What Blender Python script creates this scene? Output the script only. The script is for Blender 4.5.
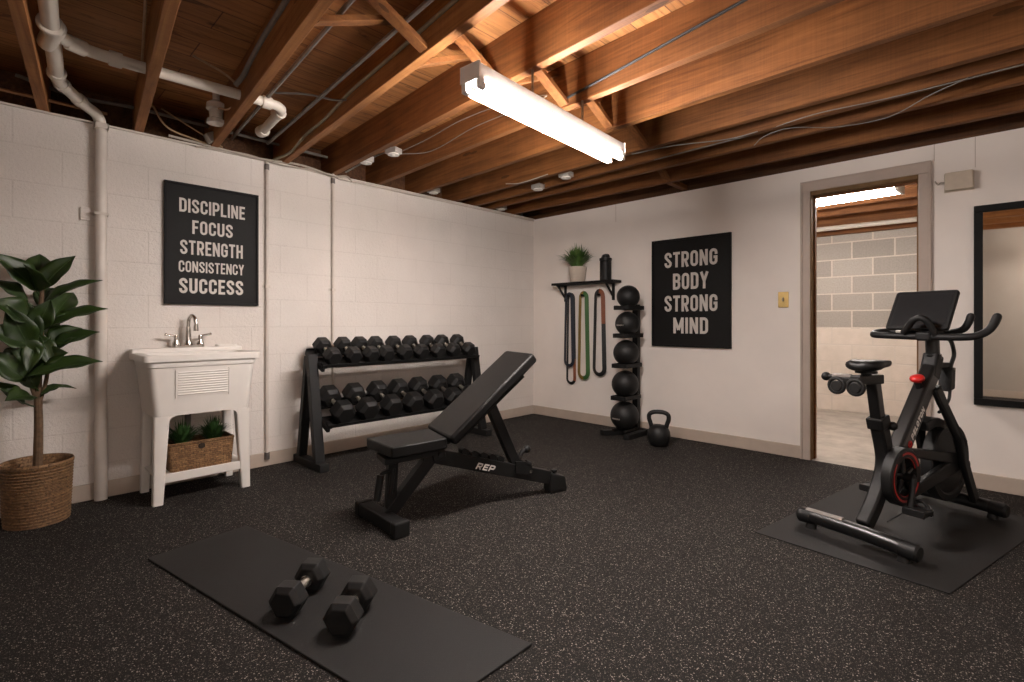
import bpy, bmesh, math, random
from mathutils import Vector, Matrix

random.seed(7)
S = bpy.context.scene
for _o in list(bpy.data.objects):
    bpy.data.objects.remove(_o, do_unlink=True)
COL = S.collection
R = math.radians
PI = math.pi

# ------------------------------------------------------------------ camera, world, exposure
cam_data = bpy.data.cameras.new('camera')
cam = bpy.data.objects.new('camera', cam_data)
COL.objects.link(cam)
cam.location = (3.864, -4.343, 1.05)
cam.rotation_euler = (R(90), 0, R(44.1))
cam_data.sensor_width = 36.0
cam_data.lens = 505.0 / 1024.0 * 36.0
cam_data.shift_y = -19.0 / 1024.0
cam_data.clip_start = 0.05
S.camera = cam

world = bpy.data.worlds.new('world')
S.world = world
world.use_nodes = True
world.node_tree.nodes['Background'].inputs['Color'].default_value = (0.9, 0.8, 0.7, 1)
world.node_tree.nodes['Background'].inputs['Strength'].default_value = 0.02

S.view_settings.view_transform = 'Standard'
S.view_settings.look = 'None'
S.view_settings.gamma = 1.0
S.view_settings.use_curve_mapping = False
S.view_settings.exposure = 0.2
MAIN_TUBE = 215.0          # emission of the tubes in this room
FILL_TUBE = 105.0           # emission of the added fill tubes out of view
NEXT_TUBE = 92.0          # emission of the tube in the next room
TUBE_COLOR = (1.0, 0.91, 0.862)


# ------------------------------------------------------------------ materials
def principled(name):
    m = bpy.data.materials.new(name)
    m.use_nodes = True
    return m, m.node_tree, m.node_tree.nodes['Principled BSDF']


def N(nt, kind, **kw):
    n = nt.nodes.new(kind)
    for k, v in kw.items():
        setattr(n, k, v)
    return n


def coords(nt, scale=(1, 1, 1), rot=(0, 0, 0), kind='Object'):
    tc = N(nt, 'ShaderNodeTexCoord')
    mp = N(nt, 'ShaderNodeMapping')
    mp.inputs['Scale'].default_value = scale
    mp.inputs['Rotation'].default_value = rot
    nt.links.new(tc.outputs[kind], mp.inputs['Vector'])
    return mp.outputs['Vector']


def ramp(nt, fac, stops):
    r = N(nt, 'ShaderNodeValToRGB')
    el = r.color_ramp.elements
    while len(el) < len(stops):
        el.new(0.5)
    for e, (p, c) in zip(el, stops):
        e.position = p
        e.color = (c[0], c[1], c[2], 1) if len(c) == 3 else c
    nt.links.new(fac, r.inputs['Fac'])
    return r.outputs['Color']


def noise(nt, vec, scale, detail=4, rough=0.55, dist=0.0):
    n = N(nt, 'ShaderNodeTexNoise')
    n.inputs['Scale'].default_value = scale
    n.inputs['Detail'].default_value = detail
    n.inputs['Roughness'].default_value = rough
    n.inputs['Distortion'].default_value = dist
    nt.links.new(vec, n.inputs['Vector'])
    return n.outputs['Fac']


def bump(nt, b, height, strength, dist=0.01):
    n = N(nt, 'ShaderNodeBump')
    n.inputs['Strength'].default_value = strength
    n.inputs['Distance'].default_value = dist
    nt.links.new(height, n.inputs['Height'])
    if b.inputs['Normal'].is_linked:
        nt.links.new(b.inputs['Normal'].links[0].from_socket, n.inputs['Normal'])
    nt.links.new(n.outputs['Normal'], b.inputs['Normal'])


def math_node(nt, op, a, b=None, c=None):
    n = N(nt, 'ShaderNodeMath', operation=op)
    for i, v in enumerate((a, b, c)):
        if v is None:
            continue
        if isinstance(v, (int, float)):
            n.inputs[i].default_value = v
        else:
            nt.links.new(v, n.inputs[i])
    return n.outputs[0]


def mix_rgb(nt, fac, a, b, mode='MIX'):
    n = N(nt, 'ShaderNodeMix', data_type='RGBA', blend_type=mode)
    for s, v in ((n.inputs[0], fac), (n.inputs[6], a), (n.inputs[7], b)):
        if isinstance(v, (int, float)):
            s.default_value = v
        elif isinstance(v, tuple):
            s.default_value = (v[0], v[1], v[2], 1)
        else:
            nt.links.new(v, s)
    return n.outputs[2]


def plain(name, col, rough=0.5, metal=0.0, var=0.12, nscale=30.0, bmp=0.0, bscale=200.0, spec=0.5):
    """plain surface with a little procedural variation in colour"""
    m, nt, b = principled(name)
    v = coords(nt)
    f = noise(nt, v, nscale)
    lo = tuple(c * (1 - var) for c in col)
    hi = tuple(min(1, c * (1 + var)) for c in col)
    nt.links.new(ramp(nt, f, [(0.3, lo), (0.7, hi)]), b.inputs['Base Color'])
    b.inputs['Roughness'].default_value = rough
    b.inputs['Metallic'].default_value = metal
    b.inputs['Specular IOR Level'].default_value = spec
    if bmp:
        bump(nt, b, noise(nt, v, bscale, 2), bmp, 0.002)
    return m


def mat_block_paint():
    m, nt, b = principled('painted_block')
    v = coords(nt)
    sep = N(nt, 'ShaderNodeSeparateXYZ')
    nt.links.new(v, sep.inputs[0])
    com = N(nt, 'ShaderNodeCombineXYZ')
    nt.links.new(sep.outputs['Y'], com.inputs['X'])
    nt.links.new(sep.outputs['Z'], com.inputs['Y'])
    br = N(nt, 'ShaderNodeTexBrick')
    br.inputs['Scale'].default_value = 1.0
    br.inputs['Brick Width'].default_value = 0.406
    br.inputs['Row Height'].default_value = 0.2025
    br.inputs['Mortar Size'].default_value = 0.006
    br.inputs['Mortar Smooth'].default_value = 0.7
    br.inputs['Color1'].default_value = (1, 1, 1, 1)
    br.inputs['Color2'].default_value = (0.9, 0.9, 0.9, 1)
    br.inputs['Mortar'].default_value = (0, 0, 0, 1)
    nt.links.new(com.outputs[0], br.inputs['Vector'])
    big = noise(nt, v, 2.2, 3)
    fine = noise(nt, v, 140, 3, 0.7)
    pit = noise(nt, v, 45, 4, 0.7)
    base = ramp(nt, big, [(0.3, (0.69, 0.635, 0.585)), (0.7, (0.755, 0.70, 0.65))])
    sp = ramp(nt, fine, [(0.28, (0.80, 0.79, 0.78)), (0.45, (1, 1, 1))])
    c = mix_rgb(nt, 1.0, base, sp, 'MULTIPLY')
    c = mix_rgb(nt, br.outputs['Fac'], c, mix_rgb(nt, 1.0, c, (0.94, 0.935, 0.93), 'MULTIPLY'))
    nt.links.new(c, b.inputs['Base Color'])
    b.inputs['Roughness'].default_value = 0.62
    bump(nt, b, fine, 0.30, 0.003)
    bump(nt, b, pit, 0.60, 0.008)
    bump(nt, b, math_node(nt, 'SUBTRACT', 1.0, br.outputs['Fac']), 0.24, 0.006)
    return m


def mat_far_block():
    """grey block with the lower courses painted"""
    m, nt, b = principled('half_painted_block')
    v = coords(nt)
    sep = N(nt, 'ShaderNodeSeparateXYZ')
    nt.links.new(v, sep.inputs[0])
    com = N(nt, 'ShaderNodeCombineXYZ')
    nt.links.new(math_node(nt, 'ADD', sep.outputs['X'], 0.24), com.inputs['X'])
    nt.links.new(math_node(nt, 'ADD', sep.outputs['Z'], 0.03), com.inputs['Y'])
    br = N(nt, 'ShaderNodeTexBrick')
    br.inputs['Scale'].default_value = 1.0
    br.inputs['Brick Width'].default_value = 0.406
    br.inputs['Row Height'].default_value = 0.2025
    br.inputs['Mortar Size'].default_value = 0.008
    br.inputs['Mortar Smooth'].default_value = 0.2
    br.inputs['Bias'].default_value = -0.2
    br.inputs['Color1'].default_value = (0.34, 0.31, 0.27, 1)
    br.inputs['Color2'].default_value = (0.46, 0.42, 0.37, 1)
    br.inputs['Mortar'].default_value = (0.62, 0.55, 0.47, 1)
    nt.links.new(com.outputs[0], br.inputs['Vector'])
    f = noise(nt, v, 60, 4, 0.7)
    g = mix_rgb(nt, 1.0, br.outputs['Color'], ramp(nt, f, [(0.3, (0.8, 0.8, 0.8)), (0.6, (1, 1, 1))]), 'MULTIPLY')
    p = ramp(nt, noise(nt, v, 8, 3), [(0.3, (0.60, 0.53, 0.45)), (0.7, (0.68, 0.60, 0.52))])
    p = mix_rgb(nt, br.outputs['Fac'], p, (0.60, 0.535, 0.465))
    edge = math_node(nt, 'ADD', sep.outputs['Z'], math_node(nt, 'MULTIPLY', noise(nt, v, 12, 2), 0.02))
    sel = math_node(nt, 'GREATER_THAN', edge, 0.985)
    nt.links.new(mix_rgb(nt, sel, p, g), b.inputs['Base Color'])
    b.inputs['Roughness'].default_value = 0.75
    bump(nt, b, f, 0.4, 0.004)
    bump(nt, b, math_node(nt, 'SUBTRACT', 1.0, br.outputs['Fac']), 0.4, 0.004)
    return m


def mat_rubber_floor():
    m, nt, b = principled('speckled_rubber')
    v = coords(nt)

    def specks(scale, cut, radius):
        vo = N(nt, 'ShaderNodeTexVoronoi')
        vo.inputs['Scale'].default_value = scale
        nt.links.new(v, vo.inputs['Vector'])
        s = N(nt, 'ShaderNodeSeparateColor')
        nt.links.new(vo.outputs['Color'], s.inputs[0])
        on = math_node(nt, 'GREATER_THAN', s.outputs[0], cut)
        rad = math_node(nt, 'MULTIPLY', s.outputs[1], radius)
        near = math_node(nt, 'LESS_THAN', vo.outputs['Distance'], rad)
        return math_node(nt, 'MULTIPLY', on, near), s.outputs[2]
    s1, c1 = specks(190, 0.40, 0.48)
    s2, c2 = specks(330, 0.45, 0.60)
    base = ramp(nt, noise(nt, v, 300, 2), [(0.3, (0.0060, 0.0053, 0.0049)), (0.7, (0.0170, 0.0151, 0.0140))])
    col1 = ramp(nt, c1, [(0.0, (0.06, 0.049, 0.040)), (1.0, (0.31, 0.28, 0.25))])
    col2 = ramp(nt, c2, [(0.0, (0.025, 0.020, 0.0165)), (1.0, (0.100, 0.088, 0.077))])
    c = mix_rgb(nt, s2, base, col2)
    c = mix_rgb(nt, s1, c, col1)
    nt.links.new(c, b.inputs['Base Color'])
    b.inputs['Roughness'].default_value = 0.72
    b.inputs['Specular IOR Level'].default_value = 0.12
    bump(nt, b, noise(nt, v, 420, 2), 0.35, 0.002)
    return m


def mat_mat(name, col, pat=0.25):
    m, nt, b = principled(name)
    v = coords(nt)
    f = noise(nt, v, 180, 3)
    nt.links.new(ramp(nt, f, [(0.3, tuple(c * .85 for c in col)), (0.7, tuple(c * 1.15 for c in col))]), b.inputs['Base Color'])
    b.inputs['Roughness'].default_value = 0.66
    b.inputs['Specular IOR Level'].default_value = 0.35
    w = N(nt, 'ShaderNodeTexChecker')
    w.inputs['Scale'].default_value = 160
    nt.links.new(v, w.inputs['Vector'])
    bump(nt, b, w.outputs['Fac'], pat, 0.001)
    return m


def mat_wood(name, dark, mid, light, along='X', saw=0.25):
    m, nt, b = principled(name)
    sc = {'X': (1.2, 22, 22), 'Y': (22, 1.2, 22), 'Z': (22, 22, 1.2)}[along]
    oi = N(nt, 'ShaderNodeObjectInfo')
    tc = N(nt, 'ShaderNodeTexCoord')
    add = N(nt, 'ShaderNodeVectorMath', operation='ADD')
    nt.links.new(tc.outputs['Object'], add.inputs[0])
    sc_r = N(nt, 'ShaderNodeVectorMath', operation='SCALE')
    sc_r.inputs[0].default_value = (13.1, 7.7, 3.3)
    nt.links.new(oi.outputs['Random'], sc_r.inputs['Scale'])
    nt.links.new(sc_r.outputs[0], add.inputs[1])
    mp = N(nt, 'ShaderNodeMapping')
    mp.inputs['Scale'].default_value = sc
    nt.links.new(add.outputs[0], mp.inputs['Vector'])
    grain = noise(nt, mp.outputs['Vector'], 1.6, 6, 0.62, 0.9)
    c = ramp(nt, grain, [(0.28, dark), (0.5, mid), (0.74, light)])
    blot = noise(nt, add.outputs[0], 3.0, 3)
    c = mix_rgb(nt, 1.0, c, ramp(nt, blot, [(0.3, (0.72, 0.68, 0.64)), (0.7, (1.1, 1.06, 1.02))]), 'MULTIPLY')
    # knots
    kmp = N(nt, 'ShaderNodeMapping')
    ks = {'X': (1.6, 7, 7), 'Y': (7, 1.6, 7), 'Z': (7, 7, 1.6)}[along]
    kmp.inputs['Scale'].default_value = ks
    nt.links.new(add.outputs[0], kmp.inputs['Vector'])
    vo = N(nt, 'ShaderNodeTexVoronoi')
    vo.inputs['Scale'].default_value = 1.0
    nt.links.new(kmp.outputs['Vector'], vo.inputs['Vector'])
    kn = math_node(nt, 'LESS_THAN', vo.outputs['Distance'], 0.085)
    c = mix_rgb(nt, math_node(nt, 'MULTIPLY', kn, 0.6), c, tuple(d * 0.4 for d in dark))
    # faint saw marks across the board
    smp = N(nt, 'ShaderNodeMapping')
    ss = {'X': (150, 3, 3), 'Y': (3, 150, 3), 'Z': (3, 3, 150)}[along]
    smp.inputs['Scale'].default_value = ss
    nt.links.new(add.outputs[0], smp.inputs['Vector'])
    sn = noise(nt, smp.outputs['Vector'], 1.0, 1)
    c = mix_rgb(nt, saw, c, mix_rgb(nt, 1.0, c, ramp(nt, sn, [(0.35, (0.72, 0.70, 0.68)), (0.65, (1.12, 1.12, 1.12))]), 'MULTIPLY'))
    nt.links.new(c, b.inputs['Base Color'])
    b.inputs['Roughness'].default_value = 0.68
    b.inputs['Specular IOR Level'].default_value = 0.3
    bump(nt, b, grain, 0.25, 0.003)
    return m


def mat_subfloor():
    m, nt, b = principled('subfloor_boards')
    v = coords(nt)
    sep = N(nt, 'ShaderNodeSeparateXYZ')
    nt.links.new(v, sep.inputs[0])
    com = N(nt, 'ShaderNodeCombineXYZ')
    nt.links.new(sep.outputs['Y'], com.inputs['X'])
    nt.links.new(sep.outputs['X'], com.inputs['Y'])
    br = N(nt, 'ShaderNodeTexBrick')
    br.inputs['Scale'].default_value = 1.0
    br.inputs['Brick Width'].default_value = 2.4
    br.inputs['Row Height'].default_value = 0.185
    br.inputs['Mortar Size'].default_value = 0.003
    br.inputs['Color1'].default_value = (0.34, 0.145, 0.044, 1)
    br.inputs['Color2'].default_value = (0.46, 0.205, 0.066, 1)
    br.inputs['Mortar'].default_value = (0.14, 0.055, 0.02, 1)
    nt.links.new(com.outputs[0], br.inputs['Vector'])
    mp = N(nt, 'ShaderNodeMapping')
    mp.inputs['Scale'].default_value = (26, 1.6, 26)
    nt.links.new(v, mp.inputs['Vector'])
    g = noise(nt, mp.outputs['Vector'], 1.4, 6, 0.65, 1.0)
    c = mix_rgb(nt, 1.0, br.outputs['Color'], ramp(nt, g, [(0.3, (0.45, 0.40, 0.36)), (0.5, (1, 1, 1)), (0.75, (1.25, 1.2, 1.15))]), 'MULTIPLY')
    # dark weather stains
    smp = N(nt, 'ShaderNodeMapping')
    smp.inputs['Scale'].default_value = (9, 3, 3)
    nt.links.new(v, smp.inputs['Vector'])
    st = noise(nt, smp.outputs['Vector'], 1.5, 4, 0.7, 0.5)
    c = mix_rgb(nt, 1.0, c, ramp(nt, st, [(0.60, (1, 1, 1)), (0.72, (0.35, 0.32, 0.30))]), 'MULTIPLY')
    nt.links.new(c, b.inputs['Base Color'])
    b.inputs['Roughness'].default_value = 0.75
    bump(nt, b, g, 0.2, 0.003)
    return m


def mat_weave(name, dark, mid, light, su=60.0, sv=90.0):
    m, nt, b = principled(name)
    v = coords(nt)
    sep = N(nt, 'ShaderNodeSeparateXYZ')
    nt.links.new(v, sep.inputs[0])
    com = N(nt, 'ShaderNodeCombineXYZ')
    nt.links.new(math_node(nt, 'ADD', sep.outputs['X'], sep.outputs['Y']), com.inputs['X'])
    nt.links.new(sep.outputs['Z'], com.inputs['Y'])
    br = N(nt, 'ShaderNodeTexBrick')
    br.inputs['Scale'].default_value = 1.0
    br.inputs['Brick Width'].default_value = 1.0 / su
    br.inputs['Row Height'].default_value = 1.0 / sv
    br.inputs['Mortar Size'].default_value = 0.12 / sv
    br.inputs['Mortar Smooth'].default_value = 1.0
    br.inputs['Color1'].default_value = (*mid, 1)
    br.inputs['Color2'].default_value = (*light, 1)
    br.inputs['Mortar'].default_value = (*dark, 1)
    nt.links.new(com.outputs[0], br.inputs['Vector'])
    f = noise(nt, v, 90, 3)
    c = mix_rgb(nt, 1.0, br.outputs['Color'], ramp(nt, f, [(0.3, (0.5, 0.48, 0.45)), (0.65, (1.15, 1.1, 1.05))]), 'MULTIPLY')
    nt.links.new(c, b.inputs['Base Color'])
    b.inputs['Roughness'].default_value = 0.7
    bump(nt, b, math_node(nt, 'SUBTRACT', 1.0, br.outputs['Fac']), 0.8, 0.006)
    return m


def mat_leaf(name, dark, light, rough=0.35):
    m, nt, b = principled(name)
    v = coords(nt)
    f = noise(nt, v, 14, 3)
    nt.links.new(ramp(nt, f, [(0.3, dark), (0.7, light)]), b.inputs['Base Color'])
    b.inputs['Roughness'].default_value = rough
    return m


def mat_emit(name, col, strength):
    m = bpy.data.materials.new(name)
    m.use_nodes = True
    nt = m.node_tree
    nt.nodes.clear()
    e = N(nt, 'ShaderNodeEmission')
    e.inputs['Color'].default_value = (*col, 1)
    e.inputs['Strength'].default_value = strength
    o = N(nt, 'ShaderNodeOutputMaterial')
    nt.links.new(e.outputs[0], o.inputs['Surface'])
    return m


def mat_concrete():
    m, nt, b = principled('concrete')
    v = coords(nt)
    f = noise(nt, v, 5, 6, 0.65)
    nt.links.new(ramp(nt, f, [(0.3, (0.30, 0.265, 0.22)), (0.7, (0.50, 0.45, 0.385))]), b.inputs['Base Color'])
    b.inputs['Roughness'].default_value = 0.55
    return m


M = {}
M['block'] = mat_block_paint()
M['far_block'] = mat_far_block()
M['drywall'] = plain('painted_panel', (0.83, 0.76, 0.70), 0.60, var=0.035, nscale=2.5, bmp=0.12, bscale=260)
M['front_paint'] = plain('front_wall_paint', (0.42, 0.375, 0.325), 0.62, var=0.035, nscale=2.5)
M['taupe'] = plain('taupe_trim_paint', (0.47, 0.385, 0.325), 0.55, var=0.05, nscale=8)
M['jamb'] = plain('jamb_varnish', (0.20, 0.125, 0.065), 0.75, var=0.15, nscale=12, spec=0.05)
M['base'] = plain('baseboard_paint', (0.47, 0.39, 0.32), 0.5, var=0.06, nscale=8)
M['floor'] = mat_rubber_floor()
M['concrete'] = mat_concrete()
M['wood'] = mat_wood('joist_wood', (0.110, 0.040, 0.0115), (0.190, 0.074, 0.0210), (0.265, 0.114, 0.0350))
M['wood_lit'] = mat_wood('lit_joist_wood', (0.200, 0.078, 0.024), (0.330, 0.140, 0.044), (0.440, 0.205, 0.070))  # joist wood made paler, painting in light on the dim left joists
M['wood_y'] = mat_wood('brace_wood', (0.110, 0.040, 0.0115), (0.190, 0.074, 0.0210), (0.265, 0.114, 0.0350), 'Y')
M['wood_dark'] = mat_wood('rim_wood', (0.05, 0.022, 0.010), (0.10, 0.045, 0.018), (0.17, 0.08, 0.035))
M['subfloor'] = mat_subfloor()
M['pvc'] = plain('white_pvc', (0.66, 0.60, 0.52), 0.38, var=0.06, nscale=6)
M['wall_pipe'] = plain('painted_pipe', (0.66, 0.60, 0.54), 0.45, var=0.06, nscale=6)
M['conduit'] = plain('painted_conduit', (0.62, 0.555, 0.49), 0.45, var=0.08, nscale=10)
M['emt'] = plain('galvanised_conduit', (0.20, 0.18, 0.165), 0.42, 0.7, var=0.2, nscale=20)
M['copper'] = plain('aged_copper', (0.36, 0.19, 0.10), 0.42, 0.7, var=0.2, nscale=20)
M['cable_grey'] = plain('grey_cable', (0.20, 0.185, 0.165), 0.6, var=0.15)
M['cable_white'] = plain('white_cable', (0.40, 0.35, 0.29), 0.55, var=0.1)
M['cable_olive'] = plain('olive_cable', (0.34, 0.29, 0.185), 0.55, var=0.15)
M['cable_tan'] = plain('tan_cable', (0.42, 0.28, 0.16), 0.55, var=0.15)
M['cable_black'] = plain('black_cable', (0.02, 0.02, 0.02), 0.5, var=0.15)
M['steel_box'] = plain('steel_box', (0.42, 0.39, 0.35), 0.45, 0.5, var=0.12)
M['white_metal'] = plain('white_enamel', (0.78, 0.75, 0.70), 0.35, var=0.03)
M['porcelain'] = plain('porcelain', (0.74, 0.70, 0.64), 0.25, var=0.03)
M['tube'] = mat_emit('lit_tube', TUBE_COLOR, MAIN_TUBE)
M['tube_fill'] = mat_emit('fill_tube', TUBE_COLOR, FILL_TUBE)  # glow of the added fill fixture
M['tube_next'] = mat_emit('lit_tube_next_room', TUBE_COLOR, NEXT_TUBE)
M['black_metal'] = plain('black_powder_coat', (0.005, 0.0048, 0.0047), 0.56, 0.0, var=0.15, nscale=60, bmp=0.1, bscale=500, spec=0.32)
M['black_gloss'] = plain('black_gloss_paint', (0.006, 0.0058, 0.0057), 0.32, 0.0, var=0.1, nscale=60)
M['rack_metal'] = plain('dark_grey_powder_coat', (0.0075, 0.0075, 0.0075), 0.55, 0.0, var=0.15, nscale=60, spec=0.35)
M['vinyl'] = plain('black_vinyl', (0.0055, 0.0053, 0.0052), 0.46, var=0.1, nscale=120, bmp=0.22, bscale=600, spec=0.30)
M['rubber'] = plain('black_rubber', (0.0065, 0.0063, 0.0062), 0.52, var=0.15, nscale=80, bmp=0.15, bscale=500, spec=0.4)
M['soft_rubber'] = plain('dark_plastic', (0.0065, 0.0063, 0.0062), 0.55, var=0.1, spec=0.35)
M['chrome'] = plain('chrome', (0.62, 0.59, 0.55), 0.2, 1.0, var=0.05)
M['knurl'] = plain('knurled_steel', (0.55, 0.51, 0.46), 0.32, 1.0, var=0.15, bmp=0.5, bscale=900)
M['poster'] = plain('black_poster', (0.0075, 0.0072, 0.007), 0.6, var=0.05, spec=0.2)
M['frame'] = plain('black_frame', (0.005, 0.005, 0.0048), 0.6, var=0.1, spec=0.2)
M['letters'] = plain('cream_print', (0.62, 0.575, 0.525), 0.6, var=0.04)
M['logo_white'] = plain('white_print', (0.80, 0.77, 0.73), 0.5, var=0.03)
M['sink'] = plain('white_sink_plastic', (0.76, 0.72, 0.67), 0.36, var=0.035, nscale=6)
M['basket'] = mat_weave('wicker', (0.035, 0.016, 0.006), (0.20, 0.105, 0.045), (0.33, 0.19, 0.085), 34, 85)
M['planter'] = mat_weave('seagrass', (0.10, 0.054, 0.025), (0.20, 0.112, 0.052), (0.29, 0.168, 0.078), 28, 62)
M['soil'] = plain('soil', (0.025, 0.016, 0.010), 0.9, var=0.4, nscale=60)
M['bark'] = plain('bark', (0.115, 0.068, 0.036), 0.8, var=0.35, nscale=40, bmp=0.5, bscale=90)
M['leaf'] = mat_leaf('fig_leaf', (0.010, 0.024, 0.004), (0.028, 0.056, 0.008), 0.45)
M['leaf_rib'] = plain('leaf_rib', (0.045, 0.08, 0.022), 0.45)
M['grass'] = mat_leaf('tuft_leaf', (0.016, 0.048, 0.012), (0.055, 0.125, 0.032), 0.45)
M['grass_bright'] = mat_leaf('spiky_leaf', (0.03, 0.075, 0.016), (0.12, 0.21, 0.045), 0.45)
M['pot'] = plain('cream_pot', (0.58, 0.49, 0.405), 0.55, var=0.05)
M['band_navy'] = plain('navy_latex', (0.012, 0.017, 0.030), 0.5, var=0.1)
M['band_black'] = plain('black_latex', (0.012, 0.012, 0.012), 0.5, var=0.1)
M['band_orange'] = plain('orange_latex', (0.22, 0.065, 0.025), 0.5, var=0.1)
M['band_yellow'] = plain('yellow_latex', (0.24, 0.155, 0.025), 0.5, var=0.1)
M['band_green'] = plain('green_latex', (0.045, 0.125, 0.035), 0.5, var=0.1)
M['brass'] = plain('brass', (0.52, 0.36, 0.14), 0.32, 0.85, var=0.1)
M['beige'] = plain('beige_plastic', (0.56, 0.475, 0.375), 0.5, var=0.05)
M['red'] = plain('red_plastic', (0.50, 0.015, 0.012), 0.3, var=0.05)
M['red_ring'] = plain('red_rim', (0.42, 0.016, 0.013), 0.4, var=0.1)
M['screen'] = plain('dark_glass', (0.014, 0.0145, 0.0155), 0.3, var=0.05)
M['mirror'] = plain('mirror_glass', (0.80, 0.78, 0.74), 0.015, 1.0, var=0.005)


# ------------------------------------------------------------------ mesh helpers
FRAMES = {}


class MB:
    """collects shapes into one bmesh"""

    def __init__(self):
        self.bm = bmesh.new()

    def verts(self, pts):
        return [self.bm.verts.new(p) for p in pts]

    def face(self, vs):
        try:
            return self.bm.faces.new(vs)
        except ValueError:
            return None

    def box(self, c, s, rot=None):
        hx, hy, hz = s[0] / 2, s[1] / 2, s[2] / 2
        pts = [Vector((x * hx, y * hy, z * hz)) for x in (-1, 1) for y in (-1, 1) for z in (-1, 1)]
        if rot is not None:
            pts = [rot @ p for p in pts]
        v = self.verts([p + Vector(c) for p in pts])
        for f in ((0, 1, 3, 2), (4, 6, 7, 5), (0, 4, 5, 1), (2, 3, 7, 6), (0, 2, 6, 4), (1, 5, 7, 3)):
            self.face([v[i] for i in f])
        return self

    def span(self, lo, hi):
        return self.box([(a + b) / 2 for a, b in zip(lo, hi)], [b - a for a, b in zip(lo, hi)])

    def loft(self, rings, closed=True, cap=True):
        """rings: lists of points, all of one length"""
        rv = [self.verts(r) for r in rings]
        n = len(rv[0])
        for a, b in zip(rv, rv[1:]):
            for i in range(n if closed else n - 1):
                j = (i + 1) % n
                self.face([a[i], a[j], b[j], b[i]])
        if cap:
            self.face(list(reversed(rv[0])))
            self.face(rv[-1])
        return rv

    def prism(self, pts, fn, h0, h1):
        """polygon pts (a, b); fn(a, b, h) -> point"""
        lo = self.verts([fn(a, b, h0) for a, b in pts])
        hi = self.verts([fn(a, b, h1) for a, b in pts])
        n = len(pts)
        self.face(list(reversed(lo)))
        self.face(hi)
        for i in range(n):
            j = (i + 1) % n
            self.face([lo[i], lo[j], hi[j], hi[i]])
        return self

    def cyl(self, p0, p1, r0, r1=None, n=18, cap=True, phase=0.0):
        r1 = r0 if r1 is None else r1
        p0, p1 = Vector(p0), Vector(p1)
        d = (p1 - p0).normalized()
        a = d.orthogonal().normalized()
        if abs(d.z) < 0.9:
            a = d.cross(Vector((0, 0, 1))).normalized()
        b = d.cross(a)
        rings = []
        for p, r in ((p0, r0), (p1, r1)):
            rings.append([p + (a * math.cos(phase + 2 * PI * i / n) + b * math.sin(phase + 2 * PI * i / n)) * r for i in range(n)])
        self.loft(rings, True, cap)
        return self

    def multi(self, stations, n=18, phase=0.0, axis=None):
        """stations [(point, radius)] along a line"""
        p0, p1 = Vector(stations[0][0]), Vector(stations[-1][0])
        d = (p1 - p0).normalized()
        a = d.orthogonal().normalized()
        if abs(d.z) < 0.9:
            a = d.cross(Vector((0, 0, 1))).normalized()
        b = d.cross(a)
        self.loft([[Vector(p) + (a * math.cos(phase + 2 * PI * i / n) + b * math.sin(phase + 2 * PI * i / n)) * r for i in range(n)] for p, r in stations])
        return self

    def tube(self, pts, r, n=10, closed=False):
        pts = [Vector(p) for p in pts]
        m = len(pts)
        rad = r if isinstance(r, (list, tuple)) else [r] * m
        rings = []
        nrm = None
        for i, p in enumerate(pts):
            if closed:
                t = (pts[(i + 1) % m] - pts[i - 1]).normalized()
            else:
                t = (pts[min(i + 1, m - 1)] - pts[max(i - 1, 0)]).normalized()
            if nrm is None:
                nrm = t.orthogonal().normalized()
            nrm = (nrm - t * nrm.dot(t)).normalized()
            bn = t.cross(nrm)
            rings.append([p + (nrm * math.cos(2 * PI * k / n) + bn * math.sin(2 * PI * k / n)) * rad[i] for k in range(n)])
        rv = self.loft(rings, True, not closed)
        if closed:
            # join last ring to first with the best matching offset
            a, b = rv[-1], rv[0]
            off = min(range(n), key=lambda o: (a[0].co - b[o].co).length)
            for i in range(n):
                j = (i + 1) % n
                self.face([a[i], a[j], b[(j + off) % n], b[(i + off) % n]])
        return self

    def lathe(self, prof, c=(0, 0, 0), n=28, rot=None, cap=True):
        """profile [(r, z)] about z through c"""
        c = Vector(c)
        rings = []
        for r, z in prof:
            ring = []
            for i in range(n):
                p = Vector((r * math.cos(2 * PI * i / n), r * math.sin(2 * PI * i / n), z))
                ring.append(c + (rot @ p if rot is not None else p))
            rings.append(ring)
        self.loft(rings, True, cap)
        return self

    def ball(self, c, r, s=(1, 1, 1), n=24, rot=None):
        prof = []
        k = n // 2
        rings = []
        c = Vector(c)
        for j in range(1, k):
            th = PI * j / k
            ring = []
            for i in range(n):
                ph = 2 * PI * i / n
                p = Vector((math.sin(th) * math.cos(ph) * r * s[0], math.sin(th) * math.sin(ph) * r * s[1], -math.cos(th) * r * s[2]))
                ring.append(c + (rot @ p if rot is not None else p))
            rings.append(ring)
        rv = self.loft(rings, True, False)
        bot = Vector((0, 0, -r * s[2]))
        top = Vector((0, 0, r * s[2]))
        b = self.bm.verts.new(c + (rot @ bot if rot is not None else bot))
        t = self.bm.verts.new(c + (rot @ top if rot is not None else top))
        for i in range(n):
            j = (i + 1) % n
            self.face([b, rv[0][j], rv[0][i]])
            self.face([t, rv[-1][i], rv[-1][j]])
        return self

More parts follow.
